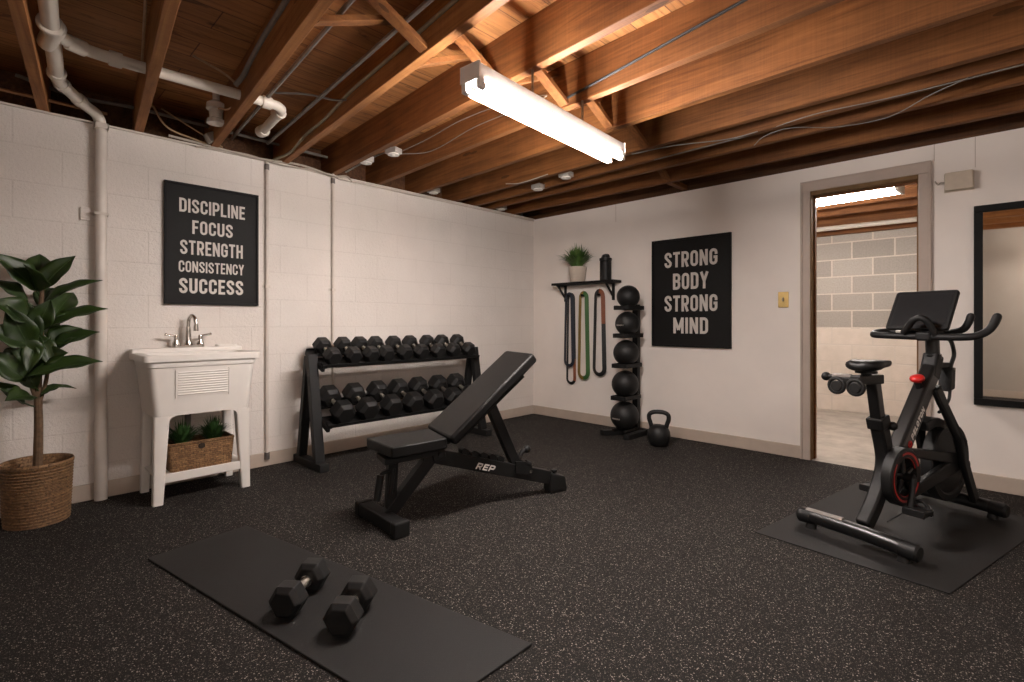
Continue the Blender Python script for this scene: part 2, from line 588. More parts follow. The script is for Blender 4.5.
    def build(self, name, mat, parent=None, origin=None, local=False, smooth=35, bevel=0.0, segs=2):
        """links the shapes as one mesh object; geometry is authored in world space unless local"""
        bm = self.bm
        bmesh.ops.recalc_face_normals(bm, faces=bm.faces[:])
        if parent is not None and not local:
            bm.transform(FRAMES[parent.name].inverted())
        if origin is not None and parent is None:
            bm.transform(Matrix.Translation(-Vector(origin)))
        me = bpy.data.meshes.new(name)
        bm.to_mesh(me)
        bm.free()
        for mm in (mat if isinstance(mat, (list, tuple)) else [mat]):
            me.materials.append(mm)
        if smooth:
            for p in me.polygons:
                p.use_smooth = True
            me.set_sharp_from_angle(angle=R(smooth))
        o = bpy.data.objects.new(name, me)
        COL.objects.link(o)
        if parent is not None:
            o.parent = parent
            FRAMES[o.name] = FRAMES[parent.name]
        elif origin is not None:
            o.location = origin
            FRAMES[o.name] = Matrix.Translation(Vector(origin))
        else:
            FRAMES[o.name] = Matrix.Identity(4)
        if bevel:
            bv = o.modifiers.new('bevel', 'BEVEL')
            bv.width = bevel
            bv.segments = segs
            bv.limit_method = 'ANGLE'
            bv.angle_limit = R(40)
            bv.harden_normals = False
        return o


def tag(o, label, cat, group=None):
    o['label'] = label
    o['category'] = cat
    if group:
        o['group'] = group
    return o


def structure(o):
    o['kind'] = 'structure'
    return o


def thing(name, label, cat, loc=(0, 0, 0), rz=0.0, group=None):
    o = bpy.data.objects.new(name, None)
    o.empty_display_size = 0.1
    COL.objects.link(o)
    o.location = loc
    o.rotation_euler = (0, 0, rz)
    FRAMES[o.name] = Matrix.Translation(Vector(loc)) @ Matrix.Rotation(rz, 4, 'Z')
    return tag(o, label, cat, group)


def copy_tree(o, parent=None):
    c = o.copy()
    COL.objects.link(c)
    if parent is not None:
        c.parent = parent
    for ch in [x for x in bpy.data.objects if x.parent == o]:
        copy_tree(ch, c)
    return c


def spline(pts, per=8, closed=False):
    """Catmull-Rom through pts"""
    P = [Vector(p) for p in pts]
    if not closed:
        P = [P[0] * 2 - P[1]] + P + [P[-1] * 2 - P[-2]]
        segs = range(1, len(P) - 2)
        get = lambda i: P[i]
    else:
        segs = range(len(P))
        get = lambda i: P[i % len(P)]
    out = []
    for i in segs:
        a, b, c, d = get(i - 1), get(i), get(i + 1), get(i + 2)
        for k in range(per):
            t = k / per
            out.append(0.5 * ((2 * b) + (c - a) * t + (2 * a - 5 * b + 4 * c - d) * t * t + (3 * b - a - 3 * c + d) * t ** 3))
    if not closed:
        out.append(P[-2])
    return out


def offset_path(path, h):
    """outline polygon of a 2-D path with thickness h (number or list)"""
    P = [Vector((p[0], p[1])) for p in path]
    n = len(P)
    hs = h if isinstance(h, (list, tuple)) else [h] * n
    L, Rr = [], []
    for i, p in enumerate(P):
        d0 = (P[i] - P[i - 1]).normalized() if i > 0 else None
        d1 = (P[i + 1] - P[i]).normalized() if i < n - 1 else None
        d0 = d0 or d1
        d1 = d1 or d0
        t = (d0 + d1).normalized()
        nn = Vector((-t.y, t.x))
        cosv = max(0.35, nn.dot(Vector((-d1.y, d1.x))))
        L.append(p + nn * hs[i] / 2 / cosv)
        Rr.append(p - nn * hs[i] / 2 / cosv)
    return [tuple(v) for v in L + Rr[::-1]]


def rounded_rect(w, h, r, n=5, cx=0.0, cy=0.0):
    out = []
    for (sx, sy, a0) in ((1, 1, 0), (-1, 1, 90), (-1, -1, 180), (1, -1, 270)):
        for k in range(n + 1):
            a = R(a0 + 90 * k / n)
            out.append((cx + sx * (w / 2 - r) + r * math.cos(a), cy + sy * (h / 2 - r) + r * math.sin(a)))
    return out


# ------------------------------------------------------------------ lettering
def glyph(ch, w, t):
    """centre lines of a condensed capital in the box w x 1"""
    a = t / 2
    L, Rr, B, T = a, w - a, a, 1 - a
    r = min((Rr - L) / 2, 0.24)

    def arc(cx, cy, a0, a1, n=7, rx=None, ry=None):
        return [(cx + (rx or r) * math.cos(R(a0 + (a1 - a0) * k / n)), cy + (ry or r) * math.sin(R(a0 + (a1 - a0) * k / n))) for k in range(n + 1)]
    TL = arc(L + r, T - r, 90, 180)
    TR = arc(Rr - r, T - r, 0, 90)
    BL = arc(L + r, B + r, 180, 270)
    BR = arc(Rr - r, B + r, 270, 360)
    g = {
        'I': [[(w / 2, 0), (w / 2, 1)]],
        'L': [[(L, 0), (L, 1)], [(0, B), (w, B)]],
        'T': [[(0, T), (w, T)], [(w / 2, 0), (w / 2, 1)]],
        'E': [[(L, 0), (L, 1)], [(0, T), (w, T)], [(0, 0.51), (w * 0.9, 0.51)], [(0, B), (w, B)]],
        'F': [[(L, 0), (L, 1)], [(0, T), (w, T)], [(0, 0.49), (w * 0.88, 0.49)]],
        'H': [[(L, 0), (L, 1)], [(Rr, 0), (Rr, 1)], [(0, 0.51), (w, 0.51)]],
        'N': [[(L, 0), (L, 1)], [(Rr, 0), (Rr, 1)], [(L, 0.97), (Rr, 0.03)]],
        'M': [[(L, 0), (L, 1)], [(Rr, 0), (Rr, 1)], [(L, 0.95), (w / 2, 0.22)], [(w / 2, 0.22), (Rr, 0.95)]],
        'Y': [[(L * 0.8, 1), (w / 2, 0.45)], [(w - L * 0.8, 1), (w / 2, 0.45)], [(w / 2, 0.5), (w / 2, 0)]],
        'O': [TR + TL + BL + BR + [TR[0]]],
        'D': [[(L, 0), (L, 1)], [(0, T)] + TR[::-1] + BR[::-1] + [(0, B)]],
        'C': [[(Rr, 0.63)] + TR + TL + BL + BR + [(Rr, 0.37)]],
        'G': [[(Rr, 0.64)] + TR + TL + BL + BR + [(Rr, 0.47)], [(w * 0.52, 0.47), (w, 0.47)]],
        'U': [[(L, 1)] + BL + BR + [(Rr, 1)]],
        'S': [[(Rr, 0.68)] + TR + TL + [(L, 0.70), (L + r * 0.5, 0.585), (Rr - r * 0.5, 0.425), (Rr, 0.31)] + BR[::-1] + BL[::-1] + [(L, 0.32)]],
        'P': [[(L, 0), (L, 1)], [(0, T)] + TR[::-1] + arc(Rr - r, 0.42 + a * 0 + r, 0, -90) + [(0, 0.42)]],
        'R': [[(L, 0), (L, 1)], [(0, T)] + TR[::-1] + arc(Rr - r, 0.44 + r, 0, -90) + [(0, 0.44)], [(w * 0.5, 0.44), (Rr, 0)]],
        'B': [[(L, 0), (L, 1)], [(0, T)] + arc(Rr - r * 0.9, T - r * 0.9, 90, 0, 7, r * 0.9, r * 0.9) + arc(Rr - r * 0.9, 0.52 + r * 0.75, 0, -90, 7, r * 0.9, r * 0.75) + [(0, 0.52)],
              [(0, 0.52)] + arc(Rr - r, 0.52 - r, 90, 0) + BR[::-1] + [(0, B)]],
    }
    return g[ch]


def lettering(text, org, right, up, width, height, thick=0.002, t=0.2, gap=0.11, wide=0.5, shear=0.0):
    """one word standing on a plane: org = lower left corner"""
    mb = MB()
    org, right, up = Vector(org), Vector(right).normalized(), Vector(up).normalized()
    nrm = right.cross(up)
    ws = {'I': t, 'M': wide * 1.35, 'N': wide * 1.05, 'L': wide * 0.84, 'E': wide * 0.86, 'F': wide * 0.84, 'T': wide * 0.94, 'Y': wide * 1.05}
    total = sum(ws.get(c, wide) for c in text) + gap * (len(text) - 1)
    k = width / total
    x = 0.0
    for ch in text:
        w = ws.get(ch, wide)
        for i, line in enumerate(glyph(ch, w, t)):
            line = [p for q, p in enumerate(line) if q == 0 or math.hypot(p[0] - line[q - 1][0], p[1] - line[q - 1][1]) > 1e-4]
            poly = offset_path(line, t)
            n = len(line)
            fn = lambda a, b, h: org + right * ((x + a + shear * b) * k) + up * (b * height) + nrm * h
            lo = mb.verts([fn(a, b, -0.0005) for a, b in poly])
            hi = mb.verts([fn(a, b, thick + 0.0001 * i) for a, b in poly])
            m = len(poly)
            for q in range(n - 1):
                mb.face([hi[q], hi[q + 1], hi[m - 2 - q], hi[m - 1 - q]])
                mb.face([lo[q + 1], lo[q], lo[m - 1 - q], lo[m - 2 - q]])
            for q in range(m):
                mb.face([lo[q], lo[(q + 1) % m], hi[(q + 1) % m], hi[q]])
        x += w + gap
    return mb


# ================================================================== THE SETTING
X1, Y0 = 5.9, -5.5          # right wall and the wall behind the camera
ZT = 2.225                  # top of the walls
ZJ = 2.235                  # underside of the joists
ZS = 2.475                  # underside of the subfloor

structure(MB().span((-0.0, Y0, -0.1), (X1, 0.0, 0.0)).build('floor', M['floor'], smooth=0))
structure(MB().span((-0.2, Y0, -0.1), (0.0, 0.0, ZT)).build('wall_left', M['block'], smooth=0))
wb = MB()
wb.span((-0.2, 0.0, -0.1), (2.80, 0.12, ZT))
wb.span((3.487, 0.0, -0.1), (X1 + 0.2, 0.12, ZT))
wb.span((2.80, 0.0, 2.046), (3.487, 0.12, ZT))
wall_back = structure(wb.build('wall_back', M['drywall'], smooth=0))
for sx, z0, z1 in ((1.10, 2.05, ZT), (3.545, 2.115, ZT), (3.745, 2.03, ZT)):
    structure(MB().span((sx - 0.0015, -0.002, z0), (sx + 0.0015, 0.001, z1)).build('panel_seam', M['taupe'], wall_back, smooth=0))
structure(MB().span((X1, Y0, -0.1), (X1 + 0.2, 0.0, ZS)).build('wall_right', M['drywall'], smooth=0))
structure(MB().span((-0.2, Y0 - 0.2, -0.1), (X1 + 0.2, Y0, ZS)).build('wall_front', M['front_paint'], smooth=0))
structure(MB().span((-0.25, Y0 - 0.2, ZS), (X1 + 0.2, 0.12, ZS + 0.03)).build('ceiling', M['subfloor'], smooth=0))
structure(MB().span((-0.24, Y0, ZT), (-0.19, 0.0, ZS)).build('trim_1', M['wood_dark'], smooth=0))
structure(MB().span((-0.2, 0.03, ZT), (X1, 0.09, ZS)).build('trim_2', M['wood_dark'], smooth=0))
structure(MB().span((-0.19, Y0, ZT - 0.004), (0.018, 0.0, ZT + 0.008)).build('trim_3', M['conduit'], smooth=0, bevel=0.003))


def baseboard(name, lo, hi, axis, face):
    mb = MB()
    mb.span(lo, hi)
    return structure(mb.build(name, M['base'], smooth=0, bevel=0.004))


baseboard('baseboard_left', (0.0, Y0, 0.0), (0.014, 0.0, 0.098), 'y', 1)
bb = MB()
bb.span((0.014, -0.014, 0.0), (2.756, 0.0, 0.098))
bb.span((3.529, -0.014, 0.0), (X1, 0.0, 0.098))
structure(bb.build('baseboard_back', M['base'], smooth=0, bevel=0.004))
baseboard('baseboard_front', (0.0, Y0, 0.0), (X1, Y0 + 0.014, 0.098), 'x', 1)
baseboard('baseboard_right', (X1 - 0.014, Y0, 0.0), (X1, 0.0, 0.098), 'y', 1)

# doorway: casing, jambs, strike edge
dw = structure(MB().span((2.80, -0.012, 0.0), (2.828, 0.132, 2.046)).span((3.459, -0.012, 0.0), (3.487, 0.132, 2.046))
               .span((2.8285, -0.012, 2.012), (3.4585, 0.132, 2.046)).build('door_1', M['jamb'], smooth=0, bevel=0.002))
cs = MB()
for x0, x1 in ((2.756, 2.822), (3.465, 3.531)):
    cs.span((x0, -0.020, 0.0), (x1, 0.0, 2.040))
    e = x0 if x0 < 3 else x1 - 0.014
    cs.span((e, -0.028, 0.0), (e + 0.014, -0.0205, 2.104))
cs.span((2.756, -0.020, 2.0405), (3.531, 0.0, 2.118))
cs.span((2.756, -0.028, 2.1045), (3.531, -0.0205, 2.118))
structure(cs.build('casing', M['taupe'], dw, smooth=0, bevel=0.003))
structure(MB().span((2.828, 0.060, 0.0), (2.838, 0.100, 2.012)).span((3.449, 0.060, 0.0), (3.459, 0.100, 2.012)).span((2.828, 0.060, 2.002), (3.459, 0.100, 2.012))
          .build('door_stop', M['wood'], dw, smooth=0))

# the room beyond
YF = 2.70
structure(MB().span((0.9, 0.0, -0.11), (5.4, YF, -0.004)).build('floor_far', M['concrete'], smooth=0))
structure(MB().span((0.9, YF, -0.1), (5.4, YF + 0.2, ZS)).build('wall_far', M['far_block'], smooth=0))
structure(MB().span((0.7, 0.12, -0.1), (0.9, YF + 0.2, ZS)).build('wall_far_left', M['drywall'], smooth=0))
structure(MB().span((5.4, 0.12, -0.1), (5.6, YF + 0.2, ZS)).build('wall_far_right', M['drywall'], smooth=0))
structure(MB().span((0.7, 0.12, ZS), (5.6, YF + 0.2, ZS + 0.03)).build('ceiling_far', M['subfloor'], smooth=0))

# ================================================================== JOISTS
JW = 0.048
JOISTS = [  # y at the left wall, slope dy/dx, label
    (-4.140, -0.113, 'brown wooden ceiling joist at the far left, left of the white drain stack'),
    (-3.700, -0.106, 'brown wooden ceiling joist crossing below the white branch pipe, left of the left poster'),
    (-3.285, -0.095, 'brown wooden ceiling joist above the left poster, grey cable on its side'),
    (-2.815, -0.086, 'brown wooden ceiling joist with an olive cable running along its side'),
    (-2.425, -0.062, 'brown wooden ceiling joist above the near end of the hanging tube light'),
    (-2.015, -0.046, 'wooden ceiling joist above the middle of the tube light, dark cable on its right half'),
    (-1.600, -0.034, 'wooden ceiling joist with saw marks above the far half of the tube light'),
    (-1.160, -0.024, 'wooden ceiling joist just beyond the far end of the tube light'),
    (-0.890, -0.038, 'brown wooden ceiling joist with loose thin wires, next beyond the tube light'),
    (-0.690, -0.022, 'brown wooden ceiling joist with loose wire ends, second out from the back wall joist'),
    (-0.345, 0.008, 'dark brown wooden ceiling joist nearest the back wall with the door'),
]
J = []
for i, (y0, sl, lab) in enumerate(JOISTS):
    ang = math.atan(sl)
    L = (X1 + 0.19) / math.cos(ang)
    mb = MB()
    mb.span((0, -JW / 2, 0), (L - 0.01, JW / 2, ZS - ZJ))
    o = mb.build('ceiling_joist', M['wood_lit'] if i < 4 else M['wood'], smooth=0, bevel=0.003)
    o.location = (-0.19, y0 - 0.19 * sl, ZJ)
    o.rotation_euler = (0, 0, ang)
    tag(o, lab or ('brown wooden ceiling joist behind the viewer, above the front wall side'), 'joist', 'ceiling joists')
    if lab:
        J.append((y0, sl))


def jy(i, x):
    return J[i][0] + J[i][1] * x


# cross bridging between joists
def bridging(i, x, label, dx=0.035):
    ya, yb = jy(i, x) + JW / 2, jy(i + 1, x) - JW / 2
    t = thing('cross_bridging', label, 'brace', (x, (ya + yb) / 2, ZJ), 0, 'wooden cross bridging between the joists')
    for s in (0, 1):
        xo = x + (dx if s else -dx)
        z0, z1 = (ZJ + 0.015, ZS - 0.035) if s == 0 else (ZS - 0.035, ZJ + 0.015)
        p, q = Vector((xo, ya, z0)), Vector((xo, yb, z1))
        d = q - p
        ang = math.atan2(d.z, d.y)
        MB().box((p + q) / 2, (0.055, d.length - 0.01, 0.024), Matrix.Rotation(ang, 3, 'X')).build('brace', M['wood_y'], t, smooth=0, bevel=0.002)


bridging(2, 1.97, 'wooden cross bridging left of the joist with the olive cable', 0.07)
bridging(3, 1.98, 'wooden cross bridging above left of the near end of the tube light', 0.07)
bridging(4, 2.10, 'wooden cross bridging right above the near half of the tube light')
bridging(5, 2.10, 'wooden cross bridging above the middle of the tube light')
bridging(6, 2.08, 'wooden cross bridging above the far half of the tube light')
bridging(9, 1.80, 'small wooden cross bridging two bays out from the back wall')
mb = MB().span((1.78, jy(10, 1.8) + 0.02, ZJ + 0.01), (1.83, 0.03, ZJ + 0.05))
tag(mb.build('wood_block', M['wood_y'], origin=(1.8, -0.15, ZJ), smooth=0, bevel=0.003), 'short orange wooden block between the last joist and the back wall', 'block')

# ================================================================== CEILING LIGHT (two tubes)
def tube_fixture(label, loc, rz, glow):
    fx = thing('tube_light', label, 'ceiling light', loc, rz)
    HL = 0.615
    prof = [(-0.042, 0.032), (0.042, 0.032), (0.048, 0.040), (0.048, 0.092), (-0.048, 0.092), (-0.048, 0.040)]
    MB().prism(prof, lambda a, b, h: (a, h, b), -HL, HL).build('housing', M['white_metal'], fx, local=True, smooth=0, bevel=0.003)
    for sx in (-1, 1):
        tb = MB()
        tb.cyl((sx * 0.041, -HL + 0.035, 0.004), (sx * 0.041, HL - 0.035, 0.004), 0.0155, n=16)
        tb.build('fluorescent_tube', glow, fx, local=True)
        for sy in (-1, 1):
            so = MB()
            so.span((sx * 0.043 - 0.013, sy * (HL - 0.018) - 0.012, -0.008), (sx * 0.043 + 0.013, sy * (HL - 0.018) + 0.012, 0.034))
            so.cyl((sx * 0.041, sy * (HL - 0.038), 0.004), (sx * 0.041, sy * (HL - 0.018), 0.004), 0.0165, n=14)
            so.build('tube_socket', M['white_metal'], fx, local=True, bevel=0.002)
    for sy in (-1, 1):
        MB().span((-0.056, sy * HL - 0.003, 0.026), (0.056, sy * HL + 0.003, 0.096)).build('end_plate', M['white_metal'], fx, local=True, smooth=0, bevel=0.002)
    for sy in (-0.2, 0.235):
        MB().cyl((0, sy, 0.094), (0, sy, 0.231), 0.006, n=8).build('hanger', M['emt'], fx, local=True)
    return fx


tube_fixture('white two-tube fluorescent fixture hanging lit below the joists', (2.268, -2.372, 2.005), math.atan2(-1.75 + 2.99, 2.225 - 2.31) - PI / 2, M['tube'])
# added fixture out of view, fill light for the back wall
tube_fixture('added unseen two-tube fill light hanging under the joists by the right wall', (4.95, -4.66, 2.005), PI / 2, M['tube_fill'])

# ================================================================== PIPES
def hub(mb, p, d, r, w):
    p, d = Vector(p), Vector(d).normalized()
    mb.multi([(p - d * w / 2, r * 0.96), (p - d * w / 2.6, r), (p + d * w / 2.6, r), (p + d * w / 2, r * 0.96)], 20)


zp = 2.30
st = thing('drain_pipe', 'white plastic drain stack with tee, running along the joists into the left wall corner', 'pipe', (0.05, -3.89, 0))
mb = MB()
main = [(1.75, -4.240, zp), (0.98, -4.168, zp), (0.45, -4.113, zp)]
mb.tube(main, 0.031, 20)
mb.tube(spline([(0.45, -4.113, zp), (0.35, -4.095, zp - 0.002), (0.22, -4.03, zp - 0.008), (0.11, -3.965, zp - 0.016), (0.055, -3.915, zp - 0.030), (0.037, -3.895, zp - 0.065), (0.036, -3.893, 2.18)], 6), 0.0295, 20)
mb.build('stack_pipe', M['pvc'], st)
for p_, d_, r_, w_ in (((0.46, -4.114, zp), (1, 0.08, 0), 0.039, 0.04), ((0.32, -4.082, zp - 0.003), (0.9, -0.45, 0.05), 0.037, 0.03), ((0.17, -4.000, zp - 0.012), (0.8, -0.55, 0.1), 0.036, 0.04),
                       ((1.00, -4.170, zp), (1, 0.09, 0), 0.046, 0.020), ((0.89, -4.159, zp), (1, 0.09, 0), 0.037, 0.20)):
    mb = MB()
    hub(mb, p_, d_, r_, w_)
    mb.build('coupling', M['pvc'], st)
# wye branch and long branch run, through the joists
mb = MB()
mb.tube(spline([(0.94, -4.160, zp), (0.87, -4.09, zp), (0.840, -4.00, zp), (0.835, -3.80, zp), (0.85, -3.50, zp), (0.86, -3.235, zp), (0.845, -3.175, zp), (0.79, -3.145, zp), (0.60, -3.125, zp), (0.39, -3.105, zp)], 6), 0.027, 18)
mb.build('branch_pipe', M['pvc'], st)
for p_, d_, r_, w_ in (((0.860, -4.075, zp), (-0.4, 1, 0), 0.034, 0.07), ((0.835, -3.93, zp), (0, 1, 0), 0.035, 0.05), ((0.858, -3.25, zp), (0, 1, 0), 0.035, 0.05),
                       ((0.75, -3.142, zp), (1, 0.1, 0), 0.035, 0.06), ((0.39, -3.105, zp), (1, 0.1, 0), 0.037, 0.06)):
    mb = MB()
    hub(mb, p_, d_, r_, w_)
    mb.build('branch_fitting', M['pvc'], st)
# the vertical length down the wall
mb = MB()
mb.cyl((0.036, -3.89, 0.46), (0.036, -3.89, 2.20), 0.0285, n=24)
mb.build('wall_pipe', M['wall_pipe'], st)
mb = MB()
mb.cyl((0.036, -3.89, 0.0), (0.036, -3.89, 0.47), 0.032, n=24)
mb.build('lower_pipe', M['wall_pipe'], st)
mb = MB()
mb.span((0.0, -3.924, 1.68), (0.068, -3.919, 1.695)).span((0.0, -3.861, 1.68), (0.068, -3.856, 1.695)).span((0.064, -3.924, 1.68), (0.068, -3.856, 1.695))
mb.span((0.0, -3.924, 2.19), (0.070, -3.918, 2.222)).span((0.0, -3.862, 2.19), (0.070, -3.856, 2.222)).span((0.066, -3.924, 2.19), (0.070, -3.856, 2.222))
mb.build('pipe_strap', M['conduit'], st, smooth=0)

for y, zb, lab in ((-2.942, 0.06, 'thin painted conduit down the left wall between sink and dumbbell rack'),
                   (-2.435, 0.30, 'thin painted conduit on the left wall rising behind the dumbbell rack')):
    t = thing('conduit', lab, 'pipe', (0.018, y, zb))
    MB().cyl((0.018, y, zb), (0.018, y, 2.235), 0.011, n=14).build('pipe', M['conduit'], t)
    mb = MB()
    mb.cyl((0.018, y, 2.16), (0.018, y, 2.20), 0.016, n=14)
    if zb < 0.1:
        mb.cyl((0.018, y, 0.05), (0.018, y, 0.10), 0.019, n=14)
    mb.build('fitting', M['emt'], t)
    MB().span((0.0, y - 0.028, 1.30), (0.006, y + 0.028, 1.318)).span((0.006, y - 0.014, 1.30), (0.031, y + 0.014, 1.318)).build('clamp', M['conduit'], t, smooth=0)


def cable(name, pts, r, mat, label, cat='cable', per=8):
    c = Vector(pts[0])
    return tag(MB().tube(spline(pts, per), r, 8).build(name, M[mat], origin=c), label, cat)


cable('copper_pipe', [(0.035, -4.9, 2.29), (0.035, -4.3, 2.29), (0.035, -3.86, 2.29)], 0.010, 'copper', 'copper pipe along the top of the left wall at the far left', 'pipe', 2)
cable('conduit', [(-0.03, -4.25, 2.41), (-0.03, -4.0, 2.37), (-0.03, -3.7, 2.39), (-0.03, -3.3, 2.385), (-0.03, -2.46, 2.375)], 0.011, 'cable_grey', 'grey conduit running along the dark recess above the left wall', 'pipe')
cable('conduit', [(0.02, -3.178, 2.325), (1.0, -3.262, 2.325), (2.0, -3.348, 2.325), (3.0, -3.43, 2.325)], 0.011, 'emt', 'dark metal conduit between joists, crossing over the white pipe elbow', 'pipe', 2)
cable('conduit', [(0.10, -2.968, 2.325), (1.0, -3.035, 2.325), (2.0, -3.115, 2.325), (3.0, -3.19, 2.325)], 0.011, 'emt', 'dark metal conduit running beside the joist with the olive cable', 'pipe', 2)


def side(i, x, z, off=0.008):
    return (x, jy(i, x) - JW / 2 - off, z)


cable('olive_cable', [(0.03, -2.90, 2.24), side(3, 0.25, 2.25), side(3, 0.55, 2.285), side(3, 0.9, 2.29), side(3, 1.25, 2.325), side(3, 1.55, 2.33), side(3, 1.9, 2.335), side(3, 2.4, 2.345), side(3, 3.2, 2.34)], 0.009, 'cable_olive', 'olive cable stapled along the joist above the left wall')
cable('grey_cable', [side(2, 0.98, 2.29, 0.05), side(2, 1.02, 2.335, 0.02), side(2, 1.10, 2.375), side(2, 1.35, 2.395), side(2, 1.7, 2.40), side(2, 2.3, 2.41)], 0.013, 'cable_grey', 'thick grey cable looping down the joist above the left poster')
cable('dark_cable', [side(5, 2.12, 2.275), side(5, 2.5, 2.31), side(5, 2.9, 2.35), side(5, 3.3, 2.385), side(5, 4.2, 2.42)], 0.007, 'cable_black', 'dark cable rising along the joist right of the tube light')
cable('grey_cable', [(0.95, -3.24, 2.33), (1.05, -3.10, 2.335), (1.15, -2.98, 2.31), (1.25, -2.905, 2.31)], 0.006, 'emt', 'short grey cable linking two conduits between the joists')
cable('tan_cable', [(1.62, jy(1, 1.62) - 0.07, 2.40), (1.2, jy(1, 1.2) - 0.05, 2.43), (0.8, jy(1, 0.8) - 0.035, 2.35), (0.70, jy(1, .7) - 0.035, 2.335)], 0.006, 'cable_tan', 'tan cable hanging beside the second joist near the white drain')
cable('tan_cable', [(0.88, -3.62, 2.42), (0.84, -3.45, 2.39), (0.78, -3.36, 2.34), (0.62, -3.37, 2.30), (0.52, -3.40, 2.32)], 0.006, 'cable_tan', 'tan cable looping from the branch pipe to the lamp holder')
cable('tan_cable', [(0.06, -3.64, 2.40), (0.05, -3.56, 2.29), (0.04, -3.40, 2.255), (0.035, -3.26, 2.24)], 0.006, 'cable_tan', 'tan cable drooping onto the wall top above the left poster')
cable('tan_cable', [(0.08, -3.60, 2.39), (0.06, -3.45, 2.33), (0.05, -3.33, 2.28), (0.04, -3.24, 2.245)], 0.005, 'cable_tan', 'thinner tan cable crossing dark recess above the left poster')
cable('white_cable', [(0.034, -3.55, 2.245), (0.034, -3.3, 2.235), (0.034, -3.0, 2.225), (0.034, -2.7, 2.245), (0.036, -2.45, 2.215), (0.034, -2.33, 2.235), (0.034, -2.28, 2.205)], 0.008, 'cable_white', 'white cable bundle lying along the left wall top')
cable('white_cable', [(0.030, -3.4, 2.215), (0.030, -3.1, 2.235), (0.030, -2.85, 2.215), (0.030, -2.6, 2.228), (0.030, -2.36, 2.212)], 0.006, 'cable_white', 'thin white cable clipped below the bundle on left wall top')
cable('conduit', [(0.030, -2.40, 2.207), (0.030, -1.5, 2.207), (0.030, -0.03, 2.205)], 0.007, 'conduit', 'thin painted conduit along the left wall top towards the corner', 'pipe', 2)
cable('grey_cable', [(0.12, -2.38, 2.24), (0.28, -2.30, 2.31), (0.45, -2.26, 2.34), (0.66, -2.27, 2.31)], 0.006, 'cable_grey', 'grey cable curling into the junction box by the left wall')
cable('white_cable', [(0.70, -2.25, 2.30), (0.95, -2.20, 2.34), (1.30, -2.20, 2.37), (1.65, -2.17, 2.38), (1.95, -2.15, 2.35), (2.05, -2.20, 2.30), (1.85, -2.17, 2.31), (1.4, -2.15, 2.32), (0.9, -2.12, 2.29), (0.7, -2.24, 2.285)], 0.0022, 'cable_grey', 'thin white wire loop between the junction box and the tube light')
cable('white_cable', [side(7, 0.75, 2.26, 0.004), side(7, 0.95, 2.225, 0.02), side(7, 1.25, 2.235, 0.02)], 0.004, 'cable_white', 'short white wire drooping under the joist near the corner')
# loose thin wires along the last joists
zw = ZJ - 0.006
cable('thin_wire', [(2.05, -0.985, zw), (2.5, -1.03, zw - 0.01), (2.75, -0.98, zw + 0.01), (3.1, -1.09, zw), (3.5, -1.05, zw), (4.4, -1.06, zw)], 0.0028, 'cable_grey', 'loose thin wire under the joist beyond the tube light')
cable('thin_wire', [(2.68, -0.80, zw), (2.8, -0.96, zw - 0.01), (2.95, -0.96, zw), (3.15, -0.80, zw - 0.005), (3.4, -0.78, zw - 0.01), (3.6, -0.95, zw), (3.75, -1.06, zw)], 0.0028, 'cable_grey', 'loose wire snaking between the two joists above the doorway')
cable('thin_wire', [(2.0, -1.21, zw), (2.3, -1.20, zw - 0.012), (2.6, -1.06, zw - 0.008), (2.78, -1.04, zw)], 0.0035, 'cable_grey', 'pale wire lying under the joist right of the tube light')


def junction(x, y, z, rz, label, knob=False):
    t = thing('junction_box', label, 'electrical box', (x, y, z), rz)
    MB().box((0, 0, 0.02), (0.10, 0.075, 0.04)).build('box_body', M['steel_box'], t, local=True, smooth=0, bevel=0.004)
    MB().cyl((0, 0, 0.0), (0, 0, -0.008), 0.043, n=16).cyl((0.0, 0.0, -0.006), (0, 0, -0.012), 0.012, n=10).build('cover', M['porcelain'], t, local=True, bevel=0.002)
    return t


junction(0.68, -2.30, 2.275, 0.3, 'pale round-covered junction box under the joists near the left wall')
junction(0.40, -2.36, 2.262, 0.1, 'dim junction box tucked beside a joist above the left wall')
junction(0.93, -0.985, 2.222, 0.0, 'junction box under the joists near the room corner, beyond the tube light')
junction(1.33, -1.10, 2.222, 0.0, 'junction box below the joists close to the far tube end')
junction(0.10, -1.50, 2.245, 0.2, 'small junction box on the left wall top, middle of the wall')
junction(0.06, -0.58, 2.245, 0.2, 'small junction box on the left wall top by the corner')
t = thing('lamp_holder', 'white porcelain lamp holder under the joists, left of the joist above the left poster', 'lamp holder', (0.42, -3.385, 2.26))
MB().lathe([(0.025, 0.14), (0.052, 0.12), (0.055, 0.085), (0.040, 0.075), (0.036, 0.03), (0.05, 0.022), (0.052, 0.0), (0.03, -0.004)]).build('holder', M['porcelain'], t, local=True)
MB().cyl((0, 0, 0.14), (0, 0, 0.205), 0.02, n=12).build('stem', M['porcelain'], t, local=True)
t = tag(MB().box((0.10, -3.33, 2.27), (0.07, 0.05, 0.06), Matrix.Rotation(0.5, 3, 'X')).build('clamp_box', M['steel_box'], origin=(0.10, -3.33, 2.24), smooth=0, bevel=0.004), 'small pale box on the left wall top below the lamp holder', 'electrical box')
t = thing('outlet_box', 'small painted outlet box on the left wall beside the wide drain pipe', 'electrical box', (0.0, -3.955, 1.66))
MB().box((0.007, -3.957, 1.685), (0.014, 0.048, 0.078)).build('cover_plate', M['block'], t, smooth=0, bevel=0.004)
MB().tube([(0.012, -3.94, 1.69), (0.012, -3.926, 1.69)], 0.007, 8).build('stub', M['conduit'], t)

